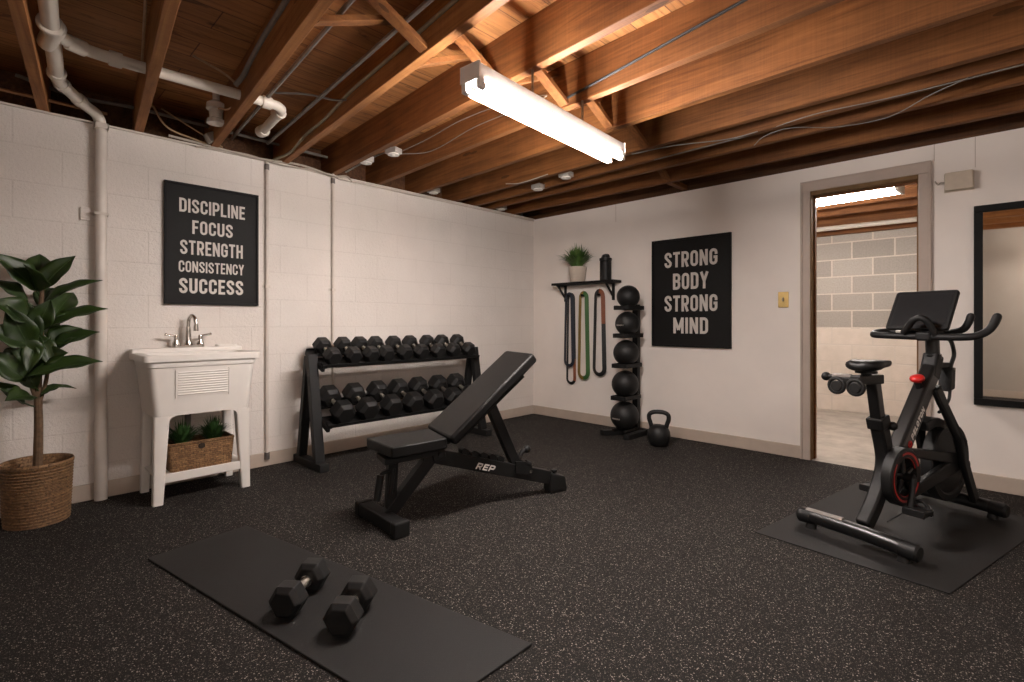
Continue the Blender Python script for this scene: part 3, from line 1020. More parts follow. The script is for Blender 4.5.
# ================================================================== NEXT ROOM FITTINGS
for y, lab in ((0.42, 'brown joist in the next room nearest the doorway head'), (0.80, 'orange lit joist in the next room before the lit tube'), (1.28, 'brown joist in the next room just beyond the lit tube'),
               (1.75, 'dark joist in the next room between the lit tube and white pipe'), (2.20, 'dark joist in the next room in front of the white pipe'), (2.66, 'brown wooden joist on top of the next room block wall')):
    o = MB().span((0, -JW / 2, 0), (4.5, JW / 2, ZS - ZJ)).build('ceiling_joist', M['wood'], smooth=0)
    o.location = (0.9, y, ZJ if y < 2.5 else 2.085)
    tag(o, lab, 'joist', 'joists in the next room')
fx2 = thing('strip_light', 'long lit white tube light in the room beyond the doorway', 'ceiling light', (2.56, 0.83, 2.10), -0.075)
MB().prism([(-0.11, 0.045), (0.11, 0.045), (0.11, 0.095), (-0.11, 0.095)], lambda a, b, h: (h, a, b), -0.72, 0.72).build('housing', M['white_metal'], fx2, local=True, smooth=0, bevel=0.003)
for sy in (-1, 1):
    MB().cyl((-0.70, sy * 0.075, 0.02), (0.70, sy * 0.075, 0.02), 0.018, n=14).build('fluorescent_tube', M['tube_next'], fx2, local=True)
for sx in (-1, 1):
    MB().span((sx * 0.715 - 0.012, -0.112, -0.002), (sx * 0.715 + 0.012, 0.112, 0.097)).build('end_cap', M['white_metal'], fx2, local=True, smooth=0, bevel=0.003)
cable('white_pipe', [(1.2, 2.42, 2.14), (2.3, 2.45, 2.14), (3.2, 2.49, 2.14), (4.6, 2.52, 2.14)], 0.026, 'pvc', 'white pipe along the ceiling of the room beyond the doorway', 'pipe', 2)
cable('thin_wire', [(3.26, 0.88, 2.20), (3.30, 0.72, 2.17), (3.36, 0.62, 2.20), (3.40, 0.50, 2.23)], 0.005, 'cable_white', 'pale wire at the end of the next room tube light')

# ================================================================== POSTERS
def poster(name, origin, right, nrm, w, h, words, label):
    """origin = lower left corner on the wall"""
    o, rt, nm = Vector(origin), Vector(right), Vector(nrm)
    up = Vector((0, 0, 1))
    t = thing(name, label, 'poster', origin)
    mb = MB()
    f = lambda a, b, c: o + rt * a + up * b + nm * c
    bw, d = 0.016, 0.028
    for a0, a1, b0, b1 in ((0, w, 0, bw), (0, w, h - bw, h), (0, bw, bw, h - bw), (w - bw, w, bw, h - bw)):
        mb.prism([(a0, b0), (a1, b0), (a1, b1), (a0, b1)], f, 0.002, d)
    mb.build('frame', M['frame'], t, smooth=0, bevel=0.002)
    pb = MB()
    pb.prism([(bw * .5, bw * .5), (w - bw * .5, bw * .5), (w - bw * .5, h - bw * .5), (bw * .5, h - bw * .5)], f, 0.003, 0.018)
    pb.build('print_panel', M['poster'], t, smooth=0)
    for word, a0, a1, b0, b1, th in words:
        lettering(word, f(a0, b0, 0.0185), rt, up, a1 - a0, b1 - b0, 0.0015, th).build('lettering', M['letters'], t, smooth=0)
    return t


W1 = [('DISCIPLINE', -3.489, -3.092, 1.772, 1.862, 0.155), ('FOCUS', -3.415, -3.171, 1.634, 1.724, 0.155), ('STRENGTH', -3.484, -3.106, 1.496, 1.589, 0.155),
      ('CONSISTENCY', -3.492, -3.099, 1.379, 1.452, 0.145), ('SUCCESS', -3.490, -3.104, 1.239, 1.338, 0.165)]
poster('poster', (0.0, -3.572, 1.166), (0, 1, 0), (1, 0, 0), 0.570, 0.795, [(w, a + 3.572, b + -(-3.572), c - 1.166, d - 1.166, t) for w, a, b, c, d, t in W1],
       'black framed poster on the left wall above the sink, first word DISCIPLINE')
W2 = [('STRONG', 1.634, 2.120, 1.545, 1.684, 0.165), ('BODY', 1.716, 2.041, 1.343, 1.489, 0.165), ('STRONG', 1.634, 2.120, 1.145, 1.290, 0.165), ('MIND', 1.719, 2.039, 0.947, 1.090, 0.165)]
poster('poster', (1.506, 0.0, 0.826), (1, 0, 0), (0, -1, 0), 0.728, 0.980, [(w, a - 1.506, b - 1.506, c - 0.826, d - 0.826, t) for w, a, b, c, d, t in W2],
       'black framed poster on the back wall beside the ball rack, first word STRONG')

# ================================================================== MIRROR, SWITCH, BOX
t = thing('wall_mirror', 'black framed wall mirror on the back wall behind the exercise bike', 'mirror', (4.1, 0.0, 0.529))
mx0, mx1, mz0, mz1, mw = 3.739, 4.50, 0.529, 1.780, 0.042
mb = MB()
for lo, hi in (((mx0, -0.03, mz0), (mx1, -0.002, mz0 + mw)), ((mx0, -0.03, mz1 - mw), (mx1, -0.002, mz1)), ((mx0, -0.03, mz0 + mw), (mx0 + mw, -0.002, mz1 - mw)), ((mx1 - mw, -0.03, mz0 + mw), (mx1, -0.002, mz1 - mw))):
    mb.span(lo, hi)
mb.build('frame', M['frame'], t, smooth=0, bevel=0.003)
MB().span((mx0 + 0.02, -0.014, mz0 + 0.02), (mx1 - 0.02, -0.004, mz1 - 0.02)).build('mirror_glass', M['mirror'], t, smooth=0)
t = thing('light_switch', 'brass light switch plate on the back wall left of the doorway', 'light switch', (2.632, 0.0, 1.16))
MB().span((2.594, -0.007, 1.163), (2.670, -0.0005, 1.287)).build('plate', M['brass'], t, smooth=0, bevel=0.004)
MB().box((2.632, -0.014, 1.228), (0.012, 0.022, 0.026), Matrix.Rotation(0.35, 3, 'X')).build('toggle', M['beige'], t, smooth=0, bevel=0.002)
MB().cyl((2.632, -0.009, 1.263), (2.632, -0.006, 1.263), 0.004, n=10).cyl((2.632, -0.009, 1.187), (2.632, -0.006, 1.187), 0.004, n=10).build('screw', M['brass'], t)
t = thing('chime_box', 'beige wall box right of the doorway head, wire on its left', 'wall box', (3.668, 0.0, 1.892))
MB().span((3.600, -0.055, 1.897), (3.737, -0.001, 2.010)).build('housing', M['beige'], t, smooth=0, bevel=0.004)
MB().span((3.596, -0.012, 1.892), (3.741, -0.0005, 2.015)).build('back_plate', M['beige'], t, smooth=0, bevel=0.002)
MB().tube(spline([(3.60, -0.02, 1.955), (3.58, -0.022, 1.960), (3.565, -0.018, 1.950), (3.55, -0.016, 1.975)], 5), 0.004, 6).build('wire', M['cable_white'], t)

# ================================================================== UTILITY SINK
sk = thing('utility_sink', 'white plastic laundry sink with four legs against the left wall', 'sink', (0.23, -3.445, 0))
ya, yb = -3.757, -3.134        # rim ends
xa, xb = 0.015, 0.452
# rim ring and back deck
outer = [(xa + (xb - xa) / 2 + p, (ya + yb) / 2 + q) for p, q in rounded_rect(xb - xa, yb - ya, 0.03, 5)]
inner = [(0.275 + p, (ya + yb) / 2 + q) for p, q in rounded_rect(0.285, yb - ya - 0.09, 0.05, 5)]
mb = MB()
rings = [[Vector((x, y, z)) for x, y in o] for o, z in ((outer, 0.822), (outer, 0.862), (inner, 0.862))]
c = Vector((0.275, (ya + yb) / 2, 0))
inn = lambda k, z: [Vector((c.x + (x - c.x) * k, c.y + (y - c.y) * k, z)) for x, y in inner]
rings += [inn(0.98, 0.84), inn(0.90, 0.65), inn(0.84, 0.52)]
mb.loft(rings, True, False)
fl = mb.verts(inn(0.84, 0.52))
mb.face(fl)
bot = mb.verts([Vector((x, y, 0.822)) for x, y in outer])
mb.build('basin_rim', M['sink'], sk, smooth=40, bevel=0.006)
# raised back ledge with soap recess rim
mb = MB()
mb.span((0.012, ya + 0.003, 0.850), (0.105, yb - 0.003, 0.886))
mb.build('back_deck', M['sink'], sk, smooth=0, bevel=0.01, segs=3)
mb = MB()
dish = [(0.058 + p, -3.225 + q) for p, q in rounded_rect(0.07, 0.125, 0.02, 4)]
d2 = [(0.058 + p, -3.225 + q) for p, q in rounded_rect(0.056, 0.108, 0.016, 4)]
mb.loft([[Vector((x, y, z)) for x, y in o] for o, z in ((dish, 0.88), (dish, 0.899), (d2, 0.899), (d2, 0.882))], True, True)
mb.build('soap_dish', M['sink'], sk, smooth=40)
# tub shell: tapering body; front apron with the arch
mb = MB()


def shell(z, x0, x1, y0, y1, r=0.035):
    return [Vector(((x0 + x1) / 2 + p, (y0 + y1) / 2 + q, z)) for p, q in rounded_rect(x1 - x0, y1 - y0, r, 5)]


mb.loft([shell(0.826, 0.03, 0.438, ya + 0.022, yb - 0.022), shell(0.790, 0.03, 0.437, ya + 0.024, yb - 0.024), shell(0.785, 0.034, 0.427, ya + 0.030, yb - 0.030),
         shell(0.64, 0.036, 0.420, ya + 0.044, yb - 0.044), shell(0.505, 0.04, 0.413, ya + 0.058, yb - 0.058)], True, True)
mb.build('tub', M['sink'], sk, smooth=40)
# corner gussets that round the opening above the shelf
ga, gb = ya + 0.058, yb - 0.058
for side_, y_leg, sg in (('l', ga + 0.072, 1), ('r', gb - 0.072, -1)):
    arch = [(y_leg - sg * 0.03, 0.508), (y_leg - sg * 0.03, 0.470)]
    for k in range(0, 9):
        a = PI / 2 * k / 8
        arch.append((y_leg + sg * 0.055 * (1 - math.cos(a)), 0.470 + 0.036 * math.sin(a)))
    arch.append((y_leg + sg * 0.055, 0.508))
    MB().prism(arch, lambda a, b, h: Vector((h, a, b)), 0.392, 0.4125).build('arch_gusset', M['sink'], sk, smooth=30)
# ribbed washboard panel, recessed look
mb = MB()
py0, py1 = -3.594, -3.314


def front_x(z):
    return 0.4265 - (0.785 - z) * 0.048


mb.prism([(py0, 0.612), (py1, 0.612), (py1, 0.765), (py0, 0.765)], lambda a, b, h: Vector((front_x(b) + h, a, b)), -0.01, 0.004)
for k in range(10):
    z = 0.626 + k * 0.0143
    mb.tube([(front_x(z) + 0.005, py0 + 0.008, z), (front_x(z) + 0.005, py1 - 0.008, z)], 0.0042, 8)
for yy in (py0, py1):
    mb.prism([(yy - 0.004, 0.606), (yy + 0.004, 0.606), (yy + 0.004, 0.77), (yy - 0.004, 0.77)], lambda a, b, h: Vector((front_x(b) + h, a, b)), -0.01, 0.008)
mb.build('washboard_panel', M['sink'], sk, smooth=30)
# legs, flush with the tub above
for back in (False, True):
    for s in (-1, 1):
        mb = MB()
        w0, w1 = (0.078, 0.052) if not back else (0.060, 0.045)
        d0, d1 = (0.066, 0.045) if not back else (0.05, 0.04)
        e0 = ga if s < 0 else gb
        e1 = e0 + (-0.006 if s < 0 else 0.006)
        xo = 0.4135 if not back else 0.04

        def foot_ring(w, d, e, z):
            yc = e - s * w / 2
            xc = xo - d / 2 if not back else xo + d / 2
            return [Vector((xc + p, yc + q, z)) for p, q in rounded_rect(d, w, 0.010, 3)]
        mb.loft([foot_ring(w1, d1, e1, 0.0), foot_ring((w0 + w1) / 2, (d0 + d1) / 2, (e0 + e1) / 2, 0.25), foot_ring(w0, d0, e0, 0.504)])
        mb.build('leg', M['sink'], sk, smooth=40)
mb = MB()
mb.span((0.05, ya + 0.07, 0.148), (0.405, yb - 0.075, 0.163))
mb.span((0.395, ya + 0.07, 0.120), (0.408, yb - 0.075, 0.172))
mb.span((0.045, ya + 0.07, 0.120), (0.058, yb - 0.075, 0.172))
mb.build('shelf', M['sink'], sk, smooth=0, bevel=0.004)
mb = MB()
mb.tube(spline([(0.10, -3.46, 0.51), (0.10, -3.46, 0.44), (0.10, -3.46, 0.37), (0.085, -3.46, 0.345), (0.05, -3.46, 0.345), (0.01, -3.46, 0.345)], 5), 0.018, 12)
mb.build('drain_trap', M['cable_grey'], sk)
# faucet
fc = MB()
fy = -3.448
fc.prism(rounded_rect(0.052, 0.182, 0.02, 4), lambda a, b, h: Vector((0.062 + a, fy + b, h)), 0.884, 0.902)
fa = fc.build('faucet', M['chrome'], sk, smooth=40, bevel=0.003)
fa['label'] = 'chrome two-handle faucet'
sp = MB()
sp.lathe([(0.026, 0.900), (0.021, 0.915), (0.017, 0.935), (0.0165, 0.97), (0.014, 1.02)], (0.062, fy, 0), 20)
pts = spline([(0.062, fy, 0.99), (0.062, fy, 1.045), (0.066, fy + 0.004, 1.072), (0.082, fy + 0.014, 1.090), (0.102, fy + 0.026, 1.075), (0.110, fy + 0.031, 1.045), (0.111, fy + 0.032, 1.025)], 6)
sp.tube(pts, 0.0115, 14)
sp.cyl((0.111, fy + 0.032, 1.030), (0.111, fy + 0.032, 0.992), 0.0140, 0.0150, 14)
sp.build('spout', M['chrome'], fa, smooth=45)
for s in (-1, 1):
    h = MB()
    yc = fy + s * 0.068
    h.lathe([(0.023, 0.900), (0.022, 0.912), (0.015, 0.93), (0.013, 0.945), (0.0145, 0.955), (0.010, 0.966)], (0.062, yc, 0), 16)
    h.tube(spline([(0.062, yc, 0.958), (0.064, yc + s * 0.015, 0.962), (0.068, yc + s * 0.055, 0.970)], 4), [0.009] + [0.0072] * 7 + [0.006], 10)
    h.ball((0.069, yc + s * 0.057, 0.9705), 0.0095, n=12)
    h.build('handle', M['chrome'], fa, smooth=45)


# ================================================================== BASKET AND TUFTS ON THE SINK SHELF
bk = thing('wicker_basket', 'brown wicker basket on the sink shelf holding two green tufts', 'basket', (0.28, -3.445, 0.163))
bx0, bx1, by0, by1, bz0, bz1 = 0.185, 0.378, -3.622, -3.268, 0.165, 0.325
mb = MB()
ro = [(p, q) for p, q in rounded_rect(bx1 - bx0, by1 - by0, 0.02, 4)]
cx, cy = (bx0 + bx1) / 2, (by0 + by1) / 2
ring = lambda k, z, d=0.0: [Vector((cx + p * k - (d if p > 0 else -d), cy + q * k - (d if q > 0 else -d), z)) for p, q in ro]
mb.loft([ring(0.93, bz0), ring(0.97, bz0 + 0.08), ring(1.0, bz1), ring(1.0, bz1, 0.014), ring(0.95, bz0 + 0.06, 0.014), ring(0.92, bz0 + 0.02, 0.014)], True, True)
mb.build('basket_body', M['basket'], bk, smooth=35)
rim_pts = [Vector((cx + p * 1.0, cy + q * 1.0, bz1)) for p, q in rounded_rect(bx1 - bx0 - 0.008, by1 - by0 - 0.008, 0.02, 4)]
MB().tube(rim_pts, 0.0085, 8, closed=True).build('rim', M['basket'], bk)
MB().prism(rounded_rect(0.036, 0.030, 0.012, 4), lambda a, b, h: Vector((h, -3.452 + a, 0.300 + b)), bx1 - 0.004, bx1 + 0.0025).build('handle_hole', M['soil'], bk, smooth=0)


def tuft(mb, c, n, h, spread, wid, seed, droop=0.25):
    """a clump of narrow blades"""
    rnd = random.Random(seed)
    c = Vector(c)
    for i in range(n):
        a = rnd.uniform(0, 2 * PI)
        lean = (rnd.random() ** 0.7) * spread
        hh = h * rnd.uniform(0.65, 1.05) * (1 - 0.25 * lean / max(spread, 1e-3))
        d = Vector((math.cos(a), math.sin(a), 0))
        s = Vector((-d.y, d.x, 0))
        b0 = c + d * rnd.uniform(0, 0.25) * spread
        L, Rr = [], []
        for k in range(6):
            t_ = k / 5
            p = b0 + d * lean * (t_ ** 1.4) + Vector((0, 0, hh * (t_ - droop * t_ ** 3 * (lean / spread))))
            w = wid * (1 - t_ ** 3.5) * (0.55 + 0.9 * t_ * (1 - t_) * 2) * 0.5 + 0.0004
            tw = s * math.cos(0.5 * t_) + Vector((0, 0, 0.35 * w))
            L.append(mb.bm.verts.new(p + tw * w))
            Rr.append(mb.bm.verts.new(p - tw * w))
        for k in range(5):
            mb.face([L[k], L[k + 1], Rr[k + 1], Rr[k]])


for yy, sd, lab in ((-3.535, 1, 'green grassy plant in the left half of the sink shelf basket'), (-3.365, 2, 'green grassy plant in the right half of the sink shelf basket')):
    t = thing('grass_plant', lab, 'plant', (0.29, yy, 0.190), 0, 'grassy plants in the basket')
    mb = MB()
    tuft(mb, (0.285, yy, 0.288), 280, 0.195, 0.110, 0.0095, sd, 0.35)
    for v in mb.bm.verts:
        v.co.x = min(v.co.x, 0.395)
    mb.build('foliage', M['grass'], t, smooth=60)
    MB().lathe([(0.055, 0.190), (0.066, 0.275), (0.060, 0.275), (0.05, 0.27)], (0.285, yy, 0), 18).build('pot', M['soil'], t)

# ================================================================== FIG TREE
PX, PY = 0.215, -4.172
pl = thing('potted_fig', 'tall broad-leaved fig plant in a woven planter by the left wall', 'plant', (PX, PY, 0))
mb = MB()
prof = [(0.128, 0.0), (0.132, 0.004)]
for k in range(19):
    z = 0.008 + 0.300 * k / 19
    rr = 0.131 + 0.014 * (z / 0.31)
    prof += [(rr - 0.002, z), (rr + 0.003, z + 0.008)]
prof += [(0.149, 0.314), (0.144, 0.323), (0.136, 0.316), (0.128, 0.26), (0.12, 0.22)]
mb.lathe(prof, (PX, PY, 0), 40)
mb.build('planter', M['planter'], pl, smooth=50)
MB().lathe([(0.126, 0.255), (0.08, 0.266), (0.02, 0.272)], (PX, PY, 0), 24).build('soil', M['soil'], pl)
mb = MB()
mb.tube(spline([(PX, PY, 0.25), (PX + 0.004, PY + 0.004, 0.5), (PX - 0.002, PY + 0.002, 0.72), (PX, PY + 0.012, 0.92), (PX + 0.002, PY + 0.014, 1.12), (PX, PY + 0.018, 1.26)], 6), [0.021 - 0.0004 * k for k in range(31)], 10)
mb.tube(spline([(PX, PY, 0.62), (PX + 0.01, PY - 0.025, 0.72), (PX + 0.02, PY - 0.05, 0.84)], 5), 0.009, 8)
mb.tube(spline([(PX, PY, 0.60), (PX + 0.01, PY + 0.03, 0.72), (PX + 0.01, PY + 0.045, 0.86)], 5), 0.009, 8)
mb.build('trunk', M['bark'], pl)


def leaf(base, tip, width, hint, curl=0.10, stem_from=None):
    """broad fiddle-shaped leaf"""
    b, t_ = Vector(base), Vector(tip)
    d = t_ - b
    L = d.length
    d.normalize()
    h = Vector(hint)
    nrm = (h - d * h.dot(d)).normalized()
    s = d.cross(nrm)
    mb = MB()
    nl, nw = 14, 6
    rows = []
    for i in range(nl + 1):
        u = i / nl
        w = width * max(0.012, (0.12 + 0.88 * math.sin(PI * min(1.0, u ** 0.88) * 0.985)) * (1 - u ** 6) ** 0.5)
        bend = nrm * (-curl * L * (u - 0.15) ** 2 + 0.02 * L * math.sin(PI * u))
        row = []
        for j in range(nw + 1):
            q = 2 * j / nw - 1
            fold = nrm * (abs(q) ** 1.2 * w * 0.20)
            wav = nrm * (0.055 * w * math.sin(u * 13 + q * 2.0) * abs(q))
            vein = nrm * (-0.0025 if j == nw // 2 else 0.0)
            row.append(mb.bm.verts.new(b + d * (L * u) + s * (q * w * 0.5) + bend + fold + wav + vein))
        rows.append(row)
    for i in range(nl):
        for j in range(nw):
            mb.face([rows[i][j], rows[i][j + 1], rows[i + 1][j + 1], rows[i + 1][j]])
    sf = Vector(stem_from) if stem_from is not None else b - d * 0.05
    mb.tube([sf, (sf + b) / 2, b + d * 0.015], 0.004, 6)
    n0 = len(mb.bm.faces)
    mid = [r_[nw // 2].co + nrm * 0.0012 for r_ in rows[:-1]]
    mb.tube(mid, [0.0026 * (1 - 0.85 * k / nl) for k in range(nl)], 5)
    mb.bm.faces.ensure_lookup_table()
    for f_ in mb.bm.faces[n0:]:
        f_.material_index = 1
    o = mb.build('leaf', [M['leaf'], M['leaf_rib']], pl, smooth=75)
    sd = o.modifiers.new('solid', 'SOLIDIFY')
    sd.thickness = 0.0012
    return o


def at(px, py, x):
    """point of the depth plane x seen at that spot of the photograph's frame"""
    th = R(44.1)
    k = (px - 512) / 505.0
    dx = -math.sin(th) + math.cos(th) * k
    dy = math.cos(th) + math.sin(th) * k
    s = (x - 3.864) / dx
    return Vector((x, -4.343 + dy * s, 1.05 + (322 - py) / 505.0 * s))


LV = [  # base px, base x, tip px, tip x, width, normal hint
    ((36, 290), PX, (-4, 252), PX + .10, .135, (0.9, 0.4, 0.5)), ((38, 289), PX, (40, 251), PX - .14, .13, (1, 0, 0.3)), ((40, 290), PX, (73, 254), PX + .02, .115, (0.9, -0.4, 0.5)),
    ((37, 291), PX + .01, (28, 262), PX + .17, .13, (0.6, 0.1, 0.8)),
    ((44, 303), PX, (99, 276), PX + .03, .115, (0.4, -0.2, 1)), ((52, 318), PX + .03, (74, 290), PX - .10, .125, (1, -0.1, 0.4)), ((50, 326), PX + .03, (105, 305), PX + .10, .125, (0.5, -0.3, 0.9)),
    ((50, 350), PX, (97, 329), PX + .06, .12, (0.6, -0.2, 0.9)), ((48, 345), PX, (82, 326), PX - .05, .13, (0.8, -0.2, 0.7)), ((28, 376), PX + .10, (101, 357), PX + .14, .135, (0.55, -0.15, 0.9)),
    ((41, 394), PX + .02, (62, 384), PX + .04, .06, (0.6, 0, 0.9)), ((46, 388), PX - .03, (77, 386), PX - .08, .05, (0.3, 0, 1)),
    ((27, 303), PX + .02, (-10, 278), PX + .05, .12, (0.6, 0.3, 0.9)), ((30, 320), PX + .04, (-6, 300), PX + .16, .14, (1, 0.1, 0.6)), ((26, 342), PX + .06, (-12, 330), PX + .17, .14, (1, 0.1, 0.5)),
    ((30, 350), PX + .06, (8, 306), PX + .14, .13, (1, 0, 0.2)), ((27, 380), PX + .05, (-8, 352), PX + .12, .14, (1, 0.1, 0.5)), ((24, 404), PX + .02, (-8, 380), PX + .06, .09, (0.6, 0.1, 0.9)),
    ((40, 335), PX + .04, (54, 368), PX + .10, .085, (1, 0.1, 0.3)), ((38, 335), PX + .04, (27, 372), PX + .12, .085, (1, -0.1, 0.2)), ((40, 318), PX - .03, (60, 342), PX - .12, .10, (0.9, 0, 0.5)),
    ((36, 320), PX - .03, (20, 345), PX - .12, .12, (0.9, 0, 0.5)), ((38, 305), PX - .02, (55, 286), PX - .12, .10, (0.9, -0.2, 0.4)), ((34, 372), PX, (50, 338), PX + .08, .085, (1, 0, 0.3)),
    ((30, 395), PX + .04, (8, 398), PX + .20, .10, (0.9, 0.1, 0.6)),
    ((37, 345), PX + .03, (24, 298), PX + .05, .09, (1, 0.1, 0.1)), ((36, 330), PX + .02, (50, 300), PX + .08, .11, (1, -0.1, 0.2)), ((34, 365), PX + .05, (18, 330), PX + .10, .12, (1, 0.1, 0.2)),
    ((40, 360), PX + .04, (66, 352), PX + .12, .11, (0.9, -0.1, 0.5)), ((36, 388), PX + .03, (18, 362), PX + .07, .085, (1, 0, 0.2)), ((30, 352), PX - .02, (-4, 368), PX - .06, .12, (0.8, 0.2, 0.7)),
]
for bp, bx_, tp, tx, w, hint in LV:
    b = at(bp[0], bp[1], bx_)
    t_ = at(tp[0], tp[1], tx)
    leaf(b, t_, w, hint, 0.14, (PX, PY + 0.01, min(1.25, b.z - 0.03)))

# ================================================================== DUMBBELLS
def dumbbell(label, group, flat, span, head_len, loc, rz, tilt=0.0, grip=0.0145):
    """hexagonal dumbbell; origin at the middle of the handle, axis along local x"""
    t = thing('hex_dumbbell', label, 'dumbbell', loc, rz, group)
    t.rotation_euler = (0, tilt, rz)
    rr = flat / math.sqrt(3)
    for s in (-1, 1):
        mb = MB()
        a, b = s * (span / 2 - head_len / 2), s * (span / 2 + head_len / 2)
        ch = head_len * 0.20
        hexa = lambda x, r: [Vector((x, r * math.cos(PI / 3 * i), r * math.sin(PI / 3 * i))) for i in range(6)]
        st_ = [(a, rr * 0.70), (a + s * ch, rr), (b - s * ch * 1.1, rr), (b, rr * 0.74)]
        mb.loft([hexa(x, r) for x, r in st_])
        o = mb.build('head', M['rubber'], t, local=True, smooth=0, bevel=0.004)
        mb = MB()
        mb.multi([((a - s * 0.012, 0, 0), grip * 1.1), ((a - s * 0.010, 0, 0), grip * 1.45), ((a + s * 0.004, 0, 0), grip * 1.45)], 16)
        mb.build('collar', M['chrome'], t, local=True)
    g = span / 2 - head_len / 2 + 0.01
    mb = MB()
    mb.multi([((-g, 0, 0), grip * 0.85), ((-g * 0.5, 0, 0), grip * 0.95), ((0, 0, 0), grip * 1.08), ((g * 0.5, 0, 0), grip * 0.95), ((g, 0, 0), grip * 0.85)], 16)
    mb.build('handle', M['knurl'], t, local=True)
    return t


# ================================================================== DUMBBELL RACK
RY0, RY1 = -2.722, -1.150
rk = thing('dumbbell_rack', 'two-tier black steel dumbbell rack along the left wall', 'rack', (0.22, (RY0 + RY1) / 2, 0))
TILT = R(22.5)
for y in (RY0, RY1):
    mb = MB()
    pf = offset_path([(0.385, 0.05), (0.262, 0.812)], 0.050)
    mb.prism(pf, lambda a, b, h: Vector((a, y + h, b)), -0.035, 0.035)
    mb.build('front_post', M['rack_metal'], rk, smooth=0, bevel=0.004)
    mb = MB()
    pf = offset_path([(0.10, 0.05), (0.232, 0.800)], 0.045)
    mb.prism(pf, lambda a, b, h: Vector((a, y + h, b)), -0.032, 0.032)
    mb.build('rear_post', M['rack_metal'], rk, smooth=0, bevel=0.004)
    MB().span((0.03, y - 0.035, 0.0), (0.475, y + 0.035, 0.055)).build('foot', M['rack_metal'], rk, smooth=0, bevel=0.005)


def shelf_plane(xf, zf, depth, tray):
    """sloped tray: front edge (xf, zf), rising to the wall"""
    c, s = math.cos(TILT), math.sin(TILT)
    for a0, a1, lip in ((-0.135, 0.0, True), (-depth, -depth + 0.110, False)):
        mb = MB()
        prof = [(a1, 0.0), (a1, 0.026), (a1 - 0.005, 0.026), (a1 - 0.005, 0.006), (a0 + 0.005, 0.006), (a0 + 0.005, 0.020), (a0, 0.020), (a0, 0.0)]
        pts = [(xf + a * c + b * s, zf - a * s + b * c) for a, b in prof]
        mb.prism(pts, lambda a, b, h: Vector((a, h, b)), RY0 + 0.03, RY1 - 0.03)
        mb.build('rail', M['black_metal'], rk, smooth=0, bevel=0.002)
    for y in (RY0 + 0.04, RY1 - 0.04):
        mb = MB()
        pts = [(xf + a * c + b * s, zf - a * s + b * c) for a, b in ((0.0, -0.03), (0.0, 0.0), (-depth, 0.0), (-depth, -0.03))]
        mb.prism(pts, lambda a, b, h: Vector((a, h, b)), y - 0.012, y + 0.012)
        mb.build('rail_bracket', M['rack_metal'], rk, smooth=0, bevel=0.002)


shelf_plane(0.375, 0.718, 0.30, 0)
shelf_plane(0.455, 0.296, 0.37, 0)
for xx, zz in ((0.425, 0.315), (0.345, 0.738)):
    MB().box((xx, RY0 + 0.055, zz), (0.06, 0.035, 0.035), Matrix.Rotation(TILT, 3, 'Y')).build('bumper', M['soft_rubber'], rk, smooth=0, bevel=0.008)


def on_shelf(xf, zf, along, h):
    c, s = math.cos(TILT), math.sin(TILT)
    return xf - along * c + h * s, zf + along * s + h * c


TOPY = [-2.600, -2.435, -2.288, -2.150, -1.976, -1.812, -1.632, -1.465, -1.285]
BOTY = [-2.560, -2.357, -2.148, -1.947, -1.742, -1.532, -1.325]
ORD = ['leftmost', 'second from the left', 'third from the left', 'fourth from the left', 'middle', 'fourth from the right', 'third from the right', 'second from the right', 'rightmost']
proto = None
for i, y in enumerate(TOPY):
    sz = 0.105 - 0.0012 * i
    x, z = on_shelf(0.375, 0.718, 0.152, 0.007 + 0.0575)
    lab = 'black hex dumbbell on the top rack shelf, %s of nine' % ORD[i]
    if proto is None:
        proto = d = dumbbell(lab, 'dumbbells on the top rack shelf', 0.115, 0.184, 0.106, (x, y, z), 0.0, TILT)
    else:
        d = copy_tree(proto)
        d['label'] = lab
        d.location = (x, y, z)
    d.rotation_euler = (0, TILT, random.uniform(-0.04, 0.04))
ORD7 = ['leftmost', 'second from the left', 'third from the left', 'middle', 'third from the right', 'second from the right', 'rightmost, partly behind the bench']
proto = None
for i, y in enumerate(BOTY):
    x, z = on_shelf(0.455, 0.296, 0.190, 0.007 + 0.074)
    lab = 'black hex dumbbell on the lower rack shelf, %s of seven' % ORD7[i].replace(', partly', ' and partly')
    if proto is None:
        proto = d = dumbbell(lab, 'dumbbells on the lower rack shelf', 0.148, 0.236, 0.136, (x, y, z), 0.0, TILT, 0.016)
    else:
        d = copy_tree(proto)
        d['label'] = lab
        d.location = (x, y, z)
    d.rotation_euler = (0, TILT, random.uniform(-0.04, 0.04))

# two on the mat
MATZ = 0.009
for a, b, lab in (((2.040, -3.604), (1.930, -3.468), 'black hex dumbbell with chrome handle on the floor mat, left of the two'),
                  ((2.276, -3.518), (2.186, -3.412), 'black hex dumbbell with chrome handle on the floor mat, right of the two')):
    a, b = Vector(a), Vector(b)
    d = b - a
    dumbbell(lab, 'dumbbells on the exercise mat', 0.108, d.length, 0.088, ((a.x + b.x) / 2, (a.y + b.y) / 2, MATZ + 0.0542), math.atan2(d.y, d.x), 0.0, 0.0155)

# ================================================================== MATS
def floor_mat(name, pts, th, mat, label):
    c = sum((Vector((*p, 0)) for p in pts), Vector()) / len(pts)
    mb = MB()
    mb.prism([(p[0], p[1]) for p in pts], lambda a, b, h: Vector((a, b, h)), 0.0005, th)
    return tag(mb.build(name, mat, origin=(c.x, c.y, 0), smooth=0, bevel=0.003), label, 'mat')


